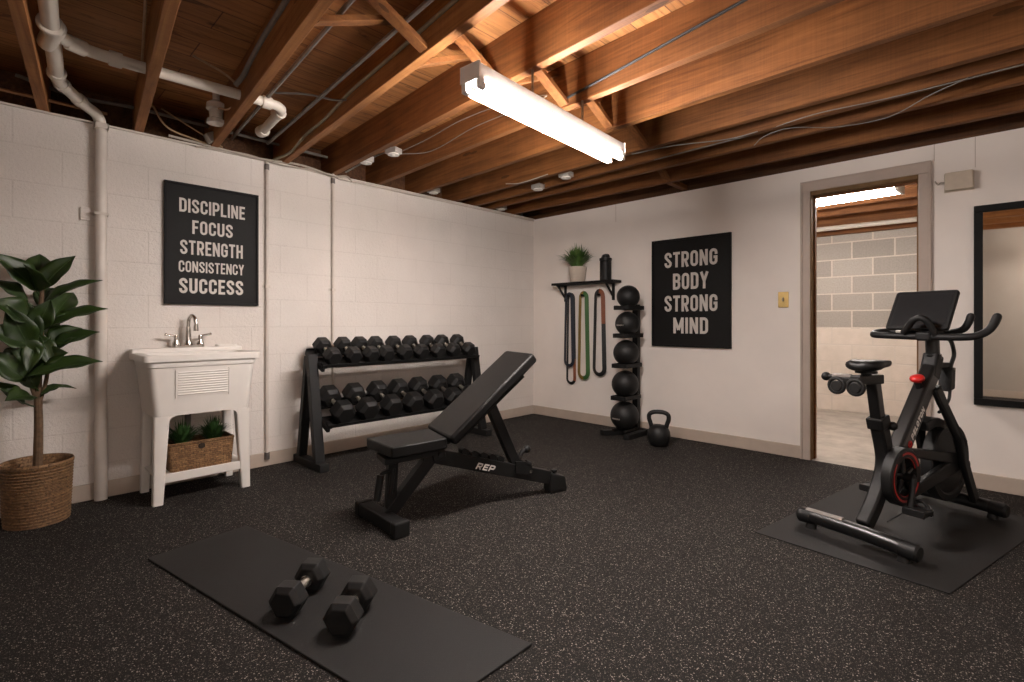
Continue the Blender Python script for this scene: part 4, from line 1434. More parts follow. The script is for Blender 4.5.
M['mat'] = mat_mat('exercise_mat_foam', (0.0092, 0.0087, 0.0083), 0.35)
M['bike_mat'] = mat_mat('bike_mat_vinyl', (0.0085, 0.0080, 0.0076), 0.12)
floor_mat('exercise_mat', [(1.157, -3.863), (2.775, -3.575), (2.772, -3.122), (1.086, -3.433)], MATZ, M['mat'], 'dark grey exercise mat on the floor under two dumbbells')
floor_mat('bike_mat', [(2.984, -1.697), (3.722, -1.776), (4.045, -0.500), (3.190, -0.420)], 0.006, M['bike_mat'], 'thin dark mat on the floor under the exercise bike')

# ================================================================== BENCH
BA = math.atan2(-1.84 + 2.965, 1.89 - 1.56)
bn = thing('weight_bench', 'black adjustable incline weight bench in the middle of the floor', 'bench', (1.56, -2.965, 0), BA)
bl = dict(parent=bn, local=True)


def UZ(a, b, h):          # profile (u, z) swept sideways
    return Vector((a, h, b))


# seat pad
mb = MB()
mb.prism([(-0.018, 0.146), (-0.012, 0.150), (0.322, 0.140), (0.334, 0.130), (0.334, -0.132), (0.322, -0.142), (0.046, -0.146), (0.036, -0.138)][::-1], lambda a, b, h: Vector((a, b, h)), -0.055, 0.0)
o = mb.build('seat_pad', M['vinyl'], bevel=0.014, segs=4, smooth=40, **bl)
o.location = (0, 0, 0.4285)
o.rotation_euler = (0, -R(2.8), 0)
# backrest pad, tapering slightly
BANG = R(38.6)
mb = MB()
pp = [(0.004, -0.178), (0.652, -0.142), (0.670, -0.130), (0.672, 0.176), (0.654, 0.188), (0.0, 0.176), (-0.014, 0.166), (-0.012, -0.168)]
mb.prism(pp, lambda a, b, h: Vector((a, b, h)), -0.058, 0.0)
o = mb.build('backrest_pad', M['vinyl'], bevel=0.016, segs=4, smooth=40, **bl)
o.location = (0.342, 0.006, 0.456)
o.rotation_euler = (0, -BANG, 0)


def bplane(a, b):         # along the backrest, below its face -> (u, z)
    return (0.352 + a * math.cos(BANG) + b * math.sin(BANG), 0.456 + a * math.sin(BANG) - b * math.cos(BANG))


mb = MB()
for s in (-1, 1):
    mb.prism([bplane(0.02, 0.060), bplane(0.56, 0.060), bplane(0.56, 0.100), bplane(0.02, 0.100)], UZ, s * 0.045 - 0.015, s * 0.045 + 0.015)
mb.build('backrest_frame', M['black_metal'], smooth=0, bevel=0.003, **bl)
MB().prism([(0.02, 0.358), (0.30, 0.374), (0.30, 0.344), (0.02, 0.330)], UZ, -0.085, 0.085).build('seat_frame', M['black_metal'], smooth=0, bevel=0.004, **bl)
# main beam
mb = MB()
mb.prism(offset_path([(0.25, 0.345), (1.05, 0.098)], 0.078), UZ, -0.032, 0.032)
mb.build('main_beam', M['black_metal'], smooth=0, bevel=0.005, **bl)
mb = MB()
mb.prism([(1.045, 0.012), (1.172, 0.012), (1.158, 0.095), (1.05, 0.125)], UZ, -0.042, 0.042)
mb.build('rear_foot', M['soft_rubber'], smooth=0, bevel=0.008, **bl)
MB().cyl((1.10, 0, 0.10), (1.10, 0, 0.128), 0.010, n=10).cyl((1.10, 0, 0.122), (1.10, 0, 0.136), 0.019, n=12).build('foot_knob', M['soft_rubber'], bevel=0.002, **bl)
MB().span((1.055, -0.038, 0.0), (1.165, 0.038, 0.014)).build('foot_pad', M['rubber'], smooth=0, bevel=0.003, **bl)
# front leg, seat post, foot bar
MB().prism(offset_path([(0.315, 0.345), (0.055, 0.05)], 0.062), UZ, -0.030, 0.030).build('front_leg', M['black_metal'], smooth=0, bevel=0.004, **bl)
MB().prism(offset_path([(0.085, 0.36), (0.070, 0.07)], 0.052), UZ, -0.026, 0.026).build('seat_post', M['black_metal'], smooth=0, bevel=0.004, **bl)
fd = Vector((-0.085, 0.38)).normalized()          # along the foot bar, (u, y) towards the left end
fn_ = Vector((fd.y, -fd.x))
fc_ = Vector((0.026, 0.010))


def foot_poly(a0, a1, w):
    return [tuple(fc_ + fd * a + fn_ * b) for a, b in ((a0, -w), (a1, -w), (a1, w), (a0, w))]


MB().prism(foot_poly(-0.19, 0.19, 0.038), lambda a, b, h: Vector((a, b, h)), 0.010, 0.072).build('foot_bar', M['black_metal'], smooth=0, bevel=0.006, **bl)
for s in (-1, 1):
    MB().prism(foot_poly(s * 0.195 - 0.025, s * 0.195 + 0.025, 0.043), lambda a, b, h: Vector((a, b, h)), 0.0, 0.077).build('end_cap', M['soft_rubber'], smooth=0, bevel=0.008, **bl)
MB().prism(offset_path([(0.31, 0.40), (0.335, 0.30)], 0.075), UZ, -0.040, 0.040).build('hinge_bracket', M['black_metal'], smooth=0, bevel=0.005, **bl)
MB().cyl((0.335, -0.052, 0.335), (0.335, 0.052, 0.335), 0.014, n=12).cyl((0.375, -0.05, 0.40), (0.375, 0.05, 0.40), 0.012, n=12).build('pivot_bolt', M['soft_rubber'], **bl)
# hanging lever at the front
mb = MB()
mb.tube(spline([(0.075, -0.035, 0.285), (0.025, -0.045, 0.285), (0.005, -0.05, 0.268)], 4), 0.010, 10)
mb.tube([(0.008, -0.05, 0.278), (-0.012, -0.05, 0.150)], 0.019, 14)
mb.build('handle_lever', M['soft_rubber'], **bl)
MB().tube([(0.075, -0.04, 0.30), (0.060, -0.04, 0.17)], 0.013, 12).build('pull_pin', M['soft_rubber'], **bl)
# incline post and ladder teeth
MB().prism(offset_path([(0.645, 0.590), (0.832, 0.185)], 0.058), UZ, -0.026, 0.026).build('support_post', M['black_metal'], smooth=0, bevel=0.004, **bl)
for k, (u, z) in enumerate(((0.490, 0.318), (0.550, 0.298), (0.607, 0.281), (0.664, 0.264), (0.715, 0.248))):
    MB().prism([(u - 0.022, z - 0.03), (u + 0.018, z - 0.042), (u + 0.022, z + 0.014), (u - 0.004, z + 0.030), (u - 0.026, z + 0.022)], UZ, -0.024, 0.024).build('ladder_tooth', M['black_metal'], smooth=0, bevel=0.003, **bl)
MB().prism([(0.80, 0.165), (0.905, 0.135), (0.915, 0.195), (0.87, 0.225), (0.80, 0.235)], UZ, -0.045, -0.036).prism([(0.80, 0.165), (0.905, 0.135), (0.915, 0.195), (0.87, 0.225), (0.80, 0.235)], UZ, 0.036, 0.045).build('post_bracket', M['black_metal'], smooth=0, bevel=0.002, **bl)
mb = MB()
mb.tube(spline([(0.845, 0, 0.235), (0.870, 0, 0.275), (0.900, 0, 0.285)], 4), 0.014, 8)
mb.ball((0.902, 0, 0.286), 0.024, n=12)
mb.cyl((0.875, -0.03, 0.215), (0.905, -0.03, 0.200), 0.018, n=12)
mb.build('locking_handle', M['soft_rubber'], **bl)
MB().cyl((0.90, -0.052, 0.165), (0.90, 0.052, 0.165), 0.010, n=10).build('locking_pin', M['chrome'], **bl)
dirv = Vector((1.05 - 0.25, 0, 0.098 - 0.345)).normalized()
upv = Vector((-dirv.z, 0, dirv.x))
lg = lettering('REP', Vector((0.545, -0.0322, 0.2265)), dirv, upv, 0.118, 0.036, 0.0012, 0.22, 0.2, 0.95, 0.25)
o = lg.build('logo_lettering', M['logo_white'], smooth=0, **bl)
o['label'] = 'white REP lettering on the beam'

# ================================================================== WALL SHELF AND WHAT IS ON IT
sh = thing('wall_shelf', 'black wall shelf on two brackets on the back wall', 'shelf', (0.75, 0.0, 1.44))
MB().span((0.388, -0.150, 1.440), (1.165, -0.001, 1.464)).build('shelf_board', M['frame'], sh, smooth=0, bevel=0.002)
for x in (0.470, 1.075):
    mb = MB()
    mb.span((x - 0.014, -0.014, 1.27), (x + 0.014, -0.001, 1.440))
    mb.span((x - 0.014, -0.145, 1.428), (x + 0.014, -0.002, 1.440))
    mb.prism(offset_path([(-0.135, 1.43), (-0.012, 1.31)], 0.014), lambda a, b, h: Vector((h, a, b)), x - 0.010, x + 0.010)
    mb.build('bracket', M['black_metal'], sh, smooth=0, bevel=0.001)
t = thing('potted_plant', 'spiky green plant in a cream pot on the wall shelf', 'plant', (0.70, -0.085, 1.466))
MB().lathe([(0.070, 1.466), (0.074, 1.470), (0.094, 1.610), (0.097, 1.618), (0.092, 1.622), (0.086, 1.612), (0.080, 1.595)], (0.70, -0.10, 0), 28).build('pot', M['pot'], t, smooth=45)
mb = MB()
tuft(mb, (0.70, -0.110, 1.600), 230, 0.290, 0.215, 0.024, 5, 0.45)
for v in mb.bm.verts:
    v.co.y = v.co.y if v.co.y < -0.06 else -0.06 + (v.co.y + 0.06) * 0.25
mb.build('foliage', M['grass_bright'], t, smooth=60)
t = thing('water_bottle', 'black drinks bottle standing on the right end of the wall shelf', 'bottle', (1.035, -0.085, 1.466))
MB().lathe([(0.050, 1.466), (0.056, 1.470), (0.057, 1.62), (0.056, 1.655), (0.046, 1.672)], (1.035, -0.085, 0), 24).build('bottle_body', M['black_metal'], t, smooth=45)
MB().lathe([(0.050, 1.655), (0.061, 1.660), (0.061, 1.684), (0.040, 1.690), (0.034, 1.692), (0.034, 1.712), (0.028, 1.716)], (1.035, -0.085, 0), 24).build('lid', M['soft_rubber'], t, smooth=40)
MB().tube(spline([(0.990, -0.085, 1.69), (1.0, -0.085, 1.715), (1.035, -0.085, 1.722), (1.07, -0.085, 1.715), (1.08, -0.085, 1.69)], 4), 0.006, 8).build('carry_loop', M['soft_rubber'], t)


# resistance bands on pegs
def band(x, z0, z1, w, mat, label, y=-0.03, wid=0.034, split=None, name='resistance_band'):
    """hanging closed loop: z0 top, z1 bottom, w distance between strands"""
    path = []
    r = w / 2
    for k in range(9):
        a = PI * k / 8
        path.append((x + 0.72 * r * math.cos(a), z0 - r + r * math.sin(a)))
    for k in range(1, 9):
        path.append((x - r * (0.72 + 0.28 * k / 8), z0 - r + (z1 + r - z0 + r) * k / 8))
    for k in range(1, 9):
        a = PI + PI * k / 8
        path.append((x + r * math.cos(a), z1 + r + r * math.sin(a)))
    for k in range(1, 8):
        path.append((x + r * (1.0 - 0.28 * k / 8), z1 + r + (z0 - r - z1 - r) * k / 8))
    n = len(path)
    P = [Vector((p[0], y, p[1])) for p in path]
    mb = MB()
    rings = []
    for i in range(n):
        tg = (P[(i + 1) % n] - P[i - 1]).normalized()
        sd = Vector((0, 1, 0)).cross(tg).normalized()
        # strap edge towards the viewer slightly twisted so its width shows
        wv = (Vector((0, 1, 0)) * 0.35 + sd * 0.93).normalized()
        tv = wv.cross(tg).normalized()
        rings.append([P[i] + wv * wid / 2 + tv * 0.003, P[i] - wv * wid / 2 + tv * 0.003, P[i] - wv * wid / 2 - tv * 0.003, P[i] + wv * wid / 2 - tv * 0.003])
    rv = mb.loft(rings, True, False)
    for i in range(4):
        j = (i + 1) % 4
        mb.face([rv[-1][i], rv[-1][j], rv[0][j], rv[0][i]])
    if split is not None:
        for f in mb.bm.faces:
            cc = f.calc_center_median()
            if split(cc.x - x, cc.z):
                f.material_index = 1
    o = mb.build(name, mat, origin=(x, y, z0), smooth=50)
    return tag(o, label, 'resistance band', 'resistance bands hanging under the shelf')


band(0.548, 1.352, 0.585, 0.110, [M['band_navy']], 'dark navy resistance band loop, wider and shorter one on the left peg', y=-0.046)
band(0.555, 1.348, 0.395, 0.100, [M['band_black'], M['band_orange']], 'long black band with orange lower end on the left peg', y=-0.022, wid=0.030, split=lambda dx, z: dx > -0.02 and 0.42 < z < 0.62)
band(0.728, 1.355, 0.465, 0.115, [M['band_green'], M['band_yellow']], 'green and yellow resistance band loop on the middle peg', y=-0.035, wid=0.042, split=lambda dx, z: dx < 0.0 and z < 1.36)
band(0.925, 1.368, 0.515, 0.125, [M['band_black'], M['band_orange']], 'black resistance band loop with rust orange upper right strand on right peg', y=-0.035, wid=0.042, split=lambda dx, z: dx > 0.0 and z > 1.0)
for x, lab in ((0.550, 'small black wall peg holding the navy resistance band'), (0.728, 'small black wall peg holding the green band'), (0.925, 'small black wall peg holding the right black band')):
    tag(MB().cyl((x, 0.0, 1.325), (x, -0.068, 1.329), 0.010, n=10).cyl((x, -0.062, 1.329), (x, -0.068, 1.329), 0.013, n=10).build('wall_peg', M['black_metal'], origin=(x, 0, 1.35)), lab, 'peg', 'pegs under the shelf')

# ================================================================== BALL RACK
BR = [(1.356, 0.183, 0.131), (1.362, 0.476, 0.124), (1.372, 0.765, 0.118), (1.385, 1.034, 0.111), (1.394, 1.283, 0.105)]
bry = -0.255
br = thing('ball_rack', 'tall black steel ball stand against the back wall', 'rack', (1.42, -0.2, 0))
MB().span((1.352, -0.115, 0.03), (1.408, -0.062, 1.215)).build('upright', M['black_metal'], br, smooth=0, bevel=0.004)
MB().span((1.17, -0.115, 0.0), (1.60, -0.055, 0.05)).build('base_bar', M['black_metal'], br, smooth=0, bevel=0.004)
mb = MB()
mb.prism([(1.18, -0.395), (1.235, -0.41), (1.465, -0.06), (1.41, -0.06)], lambda a, b, h: Vector((a, b, h)), 0.0, 0.048)
mb.prism([(1.44, -0.42), (1.50, -0.42), (1.50, -0.06), (1.44, -0.06)], lambda a, b, h: Vector((a, b, h)), 0.0, 0.046)
mb.build('base_leg', M['black_metal'], br, smooth=0, bevel=0.004)
for i, (x, z, r) in enumerate(BR):
    zt = z - r
    mb = MB()
    zz = zt - 0.012 if i else 0.05
    if i:
        for s in (-1, 1):
            mb.span((x + s * 0.065 - 0.012, bry - 0.12, zt + 0.004 - 0.02), (x + s * 0.065 + 0.012, -0.10, zt + 0.022))
        mb.span((x - 0.078, bry - 0.125, zt - 0.018), (x + 0.055, bry - 0.095, zt + 0.020))
        mb.span((x - 0.07, -0.13, zt - 0.018), (x + 0.05, -0.10, zt + 0.022))
    else:
        for s in (-1, 1):
            mb.span((x + s * 0.06 - 0.012, bry - 0.10, 0.046), (x + s * 0.06 + 0.012, -0.10, 0.066))
    mb.build('cradle', M['black_metal'], br, smooth=0, bevel=0.003)
BLAB = ['bottom', 'second from the bottom', 'middle', 'second from the top', 'topmost']
for i, (x, z, r) in enumerate(BR):
    t = thing('medicine_ball', 'black rubber medicine ball, %s of the five on the ball stand' % BLAB[i], 'ball', (x, bry, z - r), 0, 'medicine balls on the stand')
    MB().ball((x, bry, z), r, n=40).build('ball_shell', M['rubber'], t, smooth=80)
    if i in (0, 3):
        s = MB()
        for k in range(7):
            a = -0.9 + 0.10 * k
            cx_, cz_ = x + r * 1.003 * math.sin(a * 0.55 + 0.25) * 0.9, z - r * 0.1
            s.box((x - 0.02 + 0.012 * k - 0.03, bry - math.sqrt(max(1e-6, (r * 1.002) ** 2 - (-0.05 + 0.012 * k) ** 2 - (r * 0.12) ** 2)), z - r * 0.12), (0.007, 0.002, 0.012))
        s.build('marking', M['steel_box'], t, smooth=0)

# ================================================================== KETTLEBELL
kx, ky = 1.772, -0.390
kb = thing('kettlebell', 'black kettlebell on the floor beside the ball stand', 'kettlebell', (kx, ky, 0))
MB().lathe([(0.055, 0.0), (0.068, 0.004), (0.089, 0.045), (0.097, 0.082), (0.093, 0.120), (0.077, 0.152), (0.052, 0.172), (0.02, 0.180)], (kx, ky, 0), 32).build('bell', M['rubber'], kb, smooth=60)
hx, hy = 0.86, 0.36
hp = []
for a, z in ((-0.062, 0.150), (-0.072, 0.185), (-0.086, 0.225), (-0.082, 0.262), (-0.050, 0.281), (0.0, 0.286), (0.050, 0.281), (0.082, 0.262), (0.086, 0.225), (0.072, 0.185), (0.062, 0.150)):
    hp.append((kx + a * hx, ky + a * hy, z))
MB().tube(spline(hp, 5), 0.0185, 14).build('handle', M['rubber'], kb, smooth=60)

# ================================================================== EXERCISE BIKE
PHI = R(18)
BK0 = (3.37, -1.53, 0.006)
bike = thing('exercise_bike', 'black exercise bike with screen and red knob on a mat, right side of the room', 'exercise bike', BK0, PI / 2 - PHI)
kk = dict(parent=bike, local=True)


def V(u, v, z):            # forward, right, height (the mat lifts the bike slightly)
    return Vector((u, -v, z))


def UZB(a, b, h):
    return Vector((a, -h, b))


# stabilisers
def stabiliser(u, name, vr):
    mb = MB()
    pts = [V(u, -0.262, 0.058), V(u, -0.15, 0.060), V(u, -0.03, 0.062), V(u, 0.03, 0.062), V(u, 0.15, 0.058), V(u, vr, 0.052)]
    mb.tube(pts, 0.034, 18)
    o = mb.build(name, M['black_gloss'], **kk)
    for s, q in ((-1, 0.262), (1, vr)):
        MB().multi([(V(u, s * (q - 0.055), 0.056), 0.0365), (V(u, s * (q + 0.006), 0.053), 0.0375), (V(u, s * (q + 0.016), 0.053), 0.030)], 18).build('end_cap', M['soft_rubber'], **kk)
        MB().cyl(V(u, s * (q - 0.045), 0.0), V(u, s * (q - 0.045), 0.03), 0.026, 0.020, 14).build('levelling_foot', M['soft_rubber'], **kk)
    return o


stabiliser(0.02, 'rear_stabiliser', 0.236)
stabiliser(1.00, 'front_stabiliser', 0.205)
MB().tube([V(0.02, -0.235, 0.080), V(0.02, -0.06, 0.086)], 0.018, 10).build('wear_plate', M['cable_grey'], **kk)
for s in (-1, 1):
    MB().cyl(V(1.06, s * 0.16, 0.05), V(1.06, s * 0.185, 0.05), 0.028, n=14).build('transport_wheel', M['soft_rubber'], **kk)
# rear leg / seat tube
leg_path = [(p.x, p.y) for p in spline([(0.075, 0.075, 0), (0.16, 0.16, 0), (0.235, 0.27, 0), (0.262, 0.36, 0), (0.245, 0.45, 0), (0.205, 0.56, 0)], 5)]
MB().prism(offset_path(leg_path, 0.068), UZB, -0.030, 0.030).build('seat_tube', M['black_metal'], smooth=30, bevel=0.010, **kk)
MB().prism(offset_path([(0.215, 0.53), (0.197, 0.585)], 0.078), UZB, -0.037, 0.037).build('seat_collar', M['soft_rubber'], smooth=0, bevel=0.006, **kk)
MB().prism(offset_path([(0.207, 0.55), (0.152, 0.785)], 0.050), UZB, -0.024, 0.024).build('seat_post', M['black_gloss'], smooth=0, bevel=0.006, **kk)
mb = MB()
mb.cyl(V(0.215, 0.01, 0.54), V(0.245, 0.036, 0.54), 0.010, n=10)
mb.ball(V(0.250, 0.040, 0.54), 0.022, n=16)
mb.build('seat_knob', M['soft_rubber'], **kk)
MB().prism([(-0.02, 0.752), (0.205, 0.745), (0.205, 0.790), (-0.02, 0.792)], UZB, -0.028, 0.028).build('seat_slider', M['black_metal'], smooth=0, bevel=0.006, **kk)
MB().cyl(V(0.10, 0, 0.78), V(0.10, 0, 0.818), 0.022, n=14).cyl(V(0.10, 0, 0.800), V(0.10, 0, 0.810), 0.046, n=18).build('saddle_clamp', M['soft_rubber'], **kk)
# saddle
mb = MB()
rings = []
for u, hw, zt, dz in ((0.000, 0.030, 0.852, 0.034), (0.012, 0.060, 0.866, 0.052), (0.055, 0.072, 0.874, 0.064), (0.105, 0.066, 0.872, 0.060), (0.150, 0.046, 0.868, 0.052), (0.205, 0.034, 0.867, 0.046), (0.245, 0.028, 0.864, 0.040), (0.262, 0.012, 0.854, 0.022)):
    ring = []
    for k in range(16):
        a = 2 * PI * k / 16
        x_, y_ = math.cos(a), math.sin(a)
        zz = zt - dz * 0.5 + dz * 0.5 * (y_ if y_ < 0 else y_ ** 0.7) - (0.010 * (1 - abs(x_)) if y_ > 0 else 0)
        ring.append(V(u, hw * (abs(x_) ** 0.8) * (1 if x_ > 0 else -1), zz))
    rings.append([p + Vector((0, -0.012, 0)) for p in ring])
mb.loft(rings)
mb.build('saddle', M['vinyl'], smooth=70, **kk)
# weight holder behind the saddle
wh = MB()
wh.prism([(-0.075, 0.758), (0.0, 0.758), (0.0, 0.788), (-0.075, 0.788)], UZB, -0.030, 0.030)
whp = wh.build('weight_holder', M['black_metal'], smooth=0, bevel=0.004, **kk)
for v in (-0.038, 0.045):
    mb = MB()
    mb.tube([V(-0.075, v + 0.034 * math.cos(2 * PI * k / 20), 0.748 + 0.034 * math.sin(2 * PI * k / 20)) for k in range(20)], 0.0085, 8, closed=True)
    mb.build('holder_cup', M['soft_rubber'], whp, local=True)
    MB().multi([(V(-0.085, v, 0.745), 0.022), (V(-0.080, v, 0.745), 0.027), (V(-0.040, v, 0.745), 0.027)], 16).build('hand_weight', M['rubber'], whp, local=True)
mb = MB()
mb.tube([V(-0.065, -0.088, 0.785), V(-0.06, 0.06, 0.792)], 0.012, 12)
mb.ball(V(-0.065, -0.092, 0.785), 0.021, n=14)
mb.build('holder_bar', M['soft_rubber'], whp, local=True)
MB().tube([V(-0.064, -0.06, 0.789), V(-0.061, 0.02, 0.793)], 0.0128, 10).build('weight_grip', M['emt'], whp, local=True)
# main down tube and head
MB().prism(offset_path([(0.345, 0.345), (0.742, 0.815)], [0.100, 0.082]), UZB, -0.034, 0.034).build('down_tube', M['black_gloss'], smooth=0, bevel=0.014, segs=3, **kk)
MB().prism(offset_path([(0.700, 0.745), (0.752, 0.870)], 0.074), UZB, -0.036, 0.036).build('head_tube', M['black_metal'], smooth=0, bevel=0.012, segs=3, **kk)
MB().cyl(V(0.744, 0, 0.84), V(0.736, 0, 0.955), 0.031, n=18).cyl(V(0.745, 0, 0.848), V(0.742, 0, 0.872), 0.038, n=18).build('handlebar_post', M['black_gloss'], **kk)
# fork legs either side of the flywheel
for s in (-1, 1):
    mb = MB()
    path = [(p.x, p.y) for p in spline([(0.70, 0.70, 0), (0.735, 0.60, 0), (0.79, 0.47, 0), (0.86, 0.30, 0), (0.985, 0.075, 0)], 5)]
    out = offset_path(path, [0.075] * 5 + [0.068] * 6 + [0.056] * (len(path) - 11))
    mb.prism(out, lambda a, b, h: V(a, s * (0.030 + 0.060 * min(1, max(0, (0.70 - b) / 0.28))) + h, b), -0.014, 0.014)
    mb.build('fork_leg', M['black_metal'], smooth=30, bevel=0.008, **kk)
# flywheel
FU, FZ, FR = 0.880, 0.280, 0.212
mb = MB()
for_r = [(0.030, -0.022), (FR - 0.045, -0.020), (FR - 0.035, -0.028), (FR - 0.004, -0.028), (FR, -0.022), (FR, 0.022), (FR - 0.004, 0.028), (FR - 0.035, 0.028), (FR - 0.045, 0.020), (0.030, 0.022)]
rot = Matrix(((1, 0, 0), (0, 0, -1), (0, 1, 0)))
mb.lathe(for_r, V(FU, 0, FZ), 48, rot)
mb.build('flywheel', M['black_metal'], smooth=30, **kk)
MB().cyl(V(FU, -0.10, FZ), V(FU, 0.10, FZ), 0.028, n=18).build('flywheel_axle', M['soft_rubber'], **kk)
MB().prism(offset_path([(p.x, p.y) for p in spline([(0.60, 0.50, 0), (0.70, 0.515, 0), (0.80, 0.49, 0)], 4)], 0.05), UZB, -0.038, 0.038).build('brake_shroud', M['soft_rubber'], smooth=30, bevel=0.006, **kk)
# belt guard: ring around the crank plus two arms to the axle
CU, CZ, CR = 0.304, 0.293, 0.140
mb = MB()
mb.lathe([(CR * 0.65, 0.030), (CR * 0.68, 0.076), (CR * 0.95, 0.076), (CR, 0.070), (CR, 0.030)], V(CU, 0, CZ), 44, Matrix(((1, 0, 0), (0, 0, -1), (0, 1, 0))), cap=False)
mb.lathe([(0.018, 0.034), (CR * 0.64, 0.034)], V(CU, 0, CZ), 44, Matrix(((1, 0, 0), (0, 0, -1), (0, 1, 0))), cap=True)
mb.build('crank_guard', M['soft_rubber'], smooth=30, **kk)
mb = MB()
nseg = 44
r0, r1 = CR * 0.66, CR * 0.86
for a0, a1, vv in ((-220, -20, 0.0775), (20, 110, 0.0775)):
    lo, hi = [], []
    k = 24
    pts_o = [V(CU + r1 * math.cos(R(a0 + (a1 - a0) * i / k)), vv, CZ + r1 * math.sin(R(a0 + (a1 - a0) * i / k))) for i in range(k + 1)]
    pts_i = [V(CU + r0 * math.cos(R(a0 + (a1 - a0) * i / k)), vv - 0.004, CZ + r0 * math.sin(R(a0 + (a1 - a0) * i / k))) for i in range(k + 1)]
    a_, b_ = mb.verts(pts_o), mb.verts(pts_i)
    a2, b2 = mb.verts([p + Vector((0, 0.004, 0)) for p in pts_o]), mb.verts([p + Vector((0, 0.004, 0)) for p in pts_i])
    for i in range(k):
        mb.face([a_[i], a_[i + 1], b_[i + 1], b_[i]])
        mb.face([a2[i], b2[i], b2[i + 1], a2[i + 1]])
        mb.face([a_[i], a2[i], a2[i + 1], a_[i + 1]])
        mb.face([b_[i], b_[i + 1], b2[i + 1], b2[i]])
mb.build('red_ring', M['red_ring'], smooth=30, **kk)
arms = MB()
arms.prism([(CU + 0.04, CZ + 0.135), (0.90, 0.335), (0.90, 0.270), (CU + 0.12, CZ + 0.075)], UZB, 0.034, 0.070)
arms.prism([(CU + 0.06, CZ - 0.125), (CU + 0.12, CZ - 0.06), (0.80, 0.312), (0.90, 0.30), (0.90, 0.245), (0.70, 0.215)], UZB, 0.034, 0.068)
arms.build('belt_guard', M['soft_rubber'], smooth=0, bevel=0.008, **kk)
# spider, crank arms, pedals
mb = MB()
for k in range(5):
    a = R(20 + 72 * k)
    p0, p1 = V(CU, 0.060, CZ), V(CU + 0.086 * math.cos(a), 0.060, CZ + 0.086 * math.sin(a))
    mb.tube([p0, p1], [0.013, 0.008], 8)
mb.cyl(V(CU, 0.03, CZ), V(CU, 0.105, CZ), 0.022, n=16)
mb.build('crank_spider', M['black_gloss'], **kk)
for s, ang in ((1, -118), (-1, 62)):
    a = R(ang)
    e = (CU + 0.118 * math.cos(a), CZ + 0.118 * math.sin(a))
    e = (0.252, 0.160) if s > 0 else (0.436, 0.160)
    mb = MB()
    mb.tube([V(CU, 0.10 if s > 0 else -0.050, CZ), V((CU + e[0]) / 2, s * 0.108 if s > 0 else -0.075, (CZ + e[1]) / 2), V(e[0], s * 0.112, e[1])], [0.017, 0.013, 0.015], 12)
    mb.build('crank_arm', M['soft_rubber'], **kk)
    pv = 0.142
    mb = MB()
    mb.box(V(e[0], s * pv, e[1]), (0.060, 0.080, 0.026))
    mb.cyl(V(e[0], s * 0.105, e[1]), V(e[0], s * (pv + 0.045), e[1]), 0.009, n=10)
    for du in (-0.034, 0.034):
        mb.box(V(e[0] + du, s * pv, e[1]), (0.018, 0.088, 0.034))
    for dv in (-0.040, 0.0, 0.040):
        mb.box(V(e[0], s * (pv + dv), e[1]), (0.085, 0.012, 0.022))
    if s > 0:
        mb.tube(spline([V(e[0] + 0.03, s * (pv - .035), e[1] + 0.01), V(e[0] + 0.045, s * (pv - .02), e[1] + 0.035), V(e[0] + 0.04, s * (pv + .01), e[1] + 0.038), V(e[0] + 0.035, s * (pv + .032), e[1] + 0.01)], 4), 0.008, 8)
    mb.build('pedal', M['soft_rubber'], smooth=30, bevel=0.003, **kk)
# resistance knob
mb = MB()
mb.cyl(V(0.600, 0, 0.690), V(0.580, 0, 0.735), 0.016, n=14)
mb.build('knob_stem', M['soft_rubber'], **kk)
ax = Vector((-0.40, 0, 0.92)).normalized()
rotk = Vector((0, 0, 1)).rotation_difference(ax).to_matrix()
mb = MB()
mb.lathe([(0.014, -0.012), (0.018, 0.0), (0.031, 0.010), (0.033, 0.020), (0.028, 0.030), (0.014, 0.036)], V(0.584, 0, 0.733), 24, rotk)
o = mb.build('resistance_knob', M['red'], smooth=60, **kk)
o['label'] = 'red resistance knob'
# handlebar
hb = MB()
near = [V(0.80, -0.235, 0.990), V(0.745, -0.268, 0.985), V(0.69, -0.262, 0.974), V(0.66, -0.225, 0.970), V(0.655, -0.10, 0.967), V(0.655, 0.05, 0.966), V(0.66, 0.165, 0.968), V(0.675, 0.215, 0.978), V(0.70, 0.250, 1.010), V(0.72, 0.270, 1.070)]
hb.tube(spline(near, 6), 0.0185, 14)
far = [V(0.80, -0.235, 0.990), V(0.815, -0.10, 0.985), V(0.81, 0.0, 0.985), V(0.80, 0.060, 0.988), V(0.80, 0.108, 1.006), V(0.805, 0.128, 1.040), V(0.81, 0.136, 1.074)]
hb.tube(spline(far, 6), 0.0175, 14)
hb.ball(near[-1], 0.0185, n=12)
hb.ball(far[-1], 0.0175, n=12)
hb.build('handlebar', M['soft_rubber'], smooth=60, **kk)
hb2 = MB()
hb2.tube(spline([V(0.64, -0.090, 0.985), V(0.625, -0.062, 1.015), V(0.615, -0.036, 1.052), V(0.615, -0.006, 1.066), V(0.62, 0.022, 1.052), V(0.635, 0.040, 1.010), V(0.65, 0.048, 0.975)], 6), 0.0165, 12)
hb2.build('arm_rest_loop', M['soft_rubber'], smooth=60, **kk)
hb3 = MB()
hb3.prism([(0.63, 0.945), (0.80, 0.945), (0.80, 0.995), (0.63, 0.990)], UZB, -0.035, 0.035)
hb3.build('handlebar_clamp', M['black_metal'], smooth=0, bevel=0.010, **kk)
MB().box(V(0.652, -0.105, 0.992), (0.02, 0.05, 0.016)).build('button_pad', M['steel_box'], smooth=0, bevel=0.003, **kk)
# screen, tilted back
TS = math.atan2(0.79 - 0.66, 1.215 - 1.008)
scr = MB()


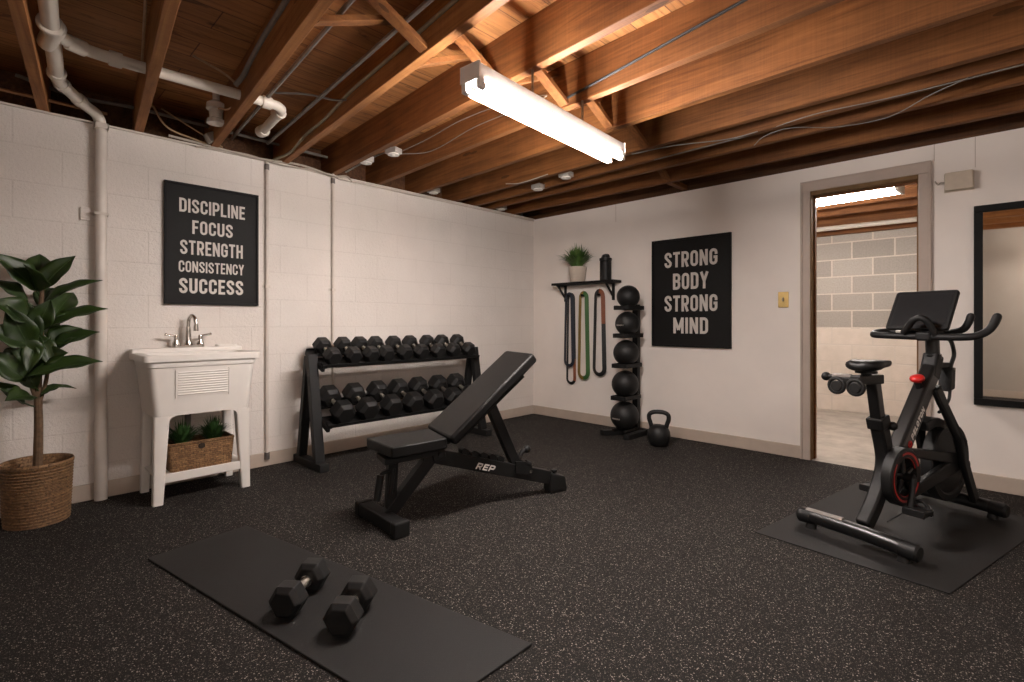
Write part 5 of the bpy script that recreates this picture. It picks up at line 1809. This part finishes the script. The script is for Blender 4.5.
def SC(a, b, h):          # a across (right), b up the screen, h out of the face towards the rider
    u = 0.665 + math.sin(TS) * b - math.cos(TS) * h
    z = 1.008 + math.cos(TS) * b + math.sin(TS) * h
    return V(u, a - 0.049, z)


HS = 0.246
scr.prism(rounded_rect(0.288, HS, 0.016, 4, 0, HS / 2), SC, -0.022, 0.0)
scr_o = scr.build('screen_housing', M['soft_rubber'], smooth=30, bevel=0.004, **kk)
sg = MB()
sg.prism(rounded_rect(0.252, HS - 0.038, 0.004, 3, 0, HS / 2), SC, -0.002, 0.0012)
sg.build('display', M['screen'], scr_o, local=True, smooth=0)
MB().prism([(0.68, 0.985), (0.77, 0.975), (0.79, 1.04), (0.735, 1.10)], UZB, -0.030, 0.030).build('screen_mount', M['soft_rubber'], smooth=0, bevel=0.008, **kk)
# cables and controller on the head
mb = MB()
mb.tube(spline([V(0.80, 0.03, 0.955), V(0.86, 0.03, 0.945), V(0.92, 0.02, 0.905), V(0.93, 0.02, 0.86), V(0.90, 0.02, 0.815), V(0.885, 0.02, 0.79)], 5), 0.010, 10)
mb.build('cable', M['cable_black'], **kk)
mb = MB()
mb.tube(spline([V(0.885, 0.02, 0.67), V(0.87, 0.02, 0.62), V(0.82, 0.02, 0.585), V(0.76, 0.02, 0.56)], 5), 0.008, 8)
mb.build('cable', M['cable_black'], **kk)
MB().prism([(0.845, 0.665), (0.905, 0.680), (0.915, 0.795), (0.865, 0.795)], UZB, -0.022, 0.036).build('control_unit', M['soft_rubber'], smooth=0, bevel=0.006, **kk)
MB().prism([(0.77, 0.795), (0.92, 0.800), (0.92, 0.820), (0.77, 0.825)], UZB, -0.02, 0.02).build('cable_bracket', M['soft_rubber'], smooth=0, bevel=0.003, **kk)
MB().tube(spline([V(0.16, 0.06, 0.10), V(0.24, 0.08, 0.13), V(0.38, 0.10, 0.17)], 4), 0.003, 6).build('sensor_wire', M['cable_black'], **kk)
# lettering on the down tube
dv = Vector((0.742 - 0.345, 0, 0.815 - 0.345)).normalized()
uv = Vector((-dv.z, 0, dv.x))
b0 = Vector((0.345, 0, 0.345)) + dv * 0.150 - uv * 0.020
b0.y = -0.0342
o = lettering('PELOTON', b0, dv, uv, 0.185, 0.030, 0.0010, 0.25, 0.16, 0.78, 0.2).build('logo_lettering', M['logo_white'], smooth=0, **kk)
b1 = Vector((0.345, 0, 0.345)) + dv * 0.118 - uv * 0.008
mb = MB()
for k in (0, 1):
    mb.tube([Vector((b1.x + (0.017 - 0.008 * k) * math.cos(2 * PI * i / 18), -0.0350, b1.z + (0.017 - 0.008 * k) * math.sin(2 * PI * i / 18))) for i in range(18)], 0.0026, 6, closed=True)
mb.build('logo_emblem', M['red_ring'], **kk)
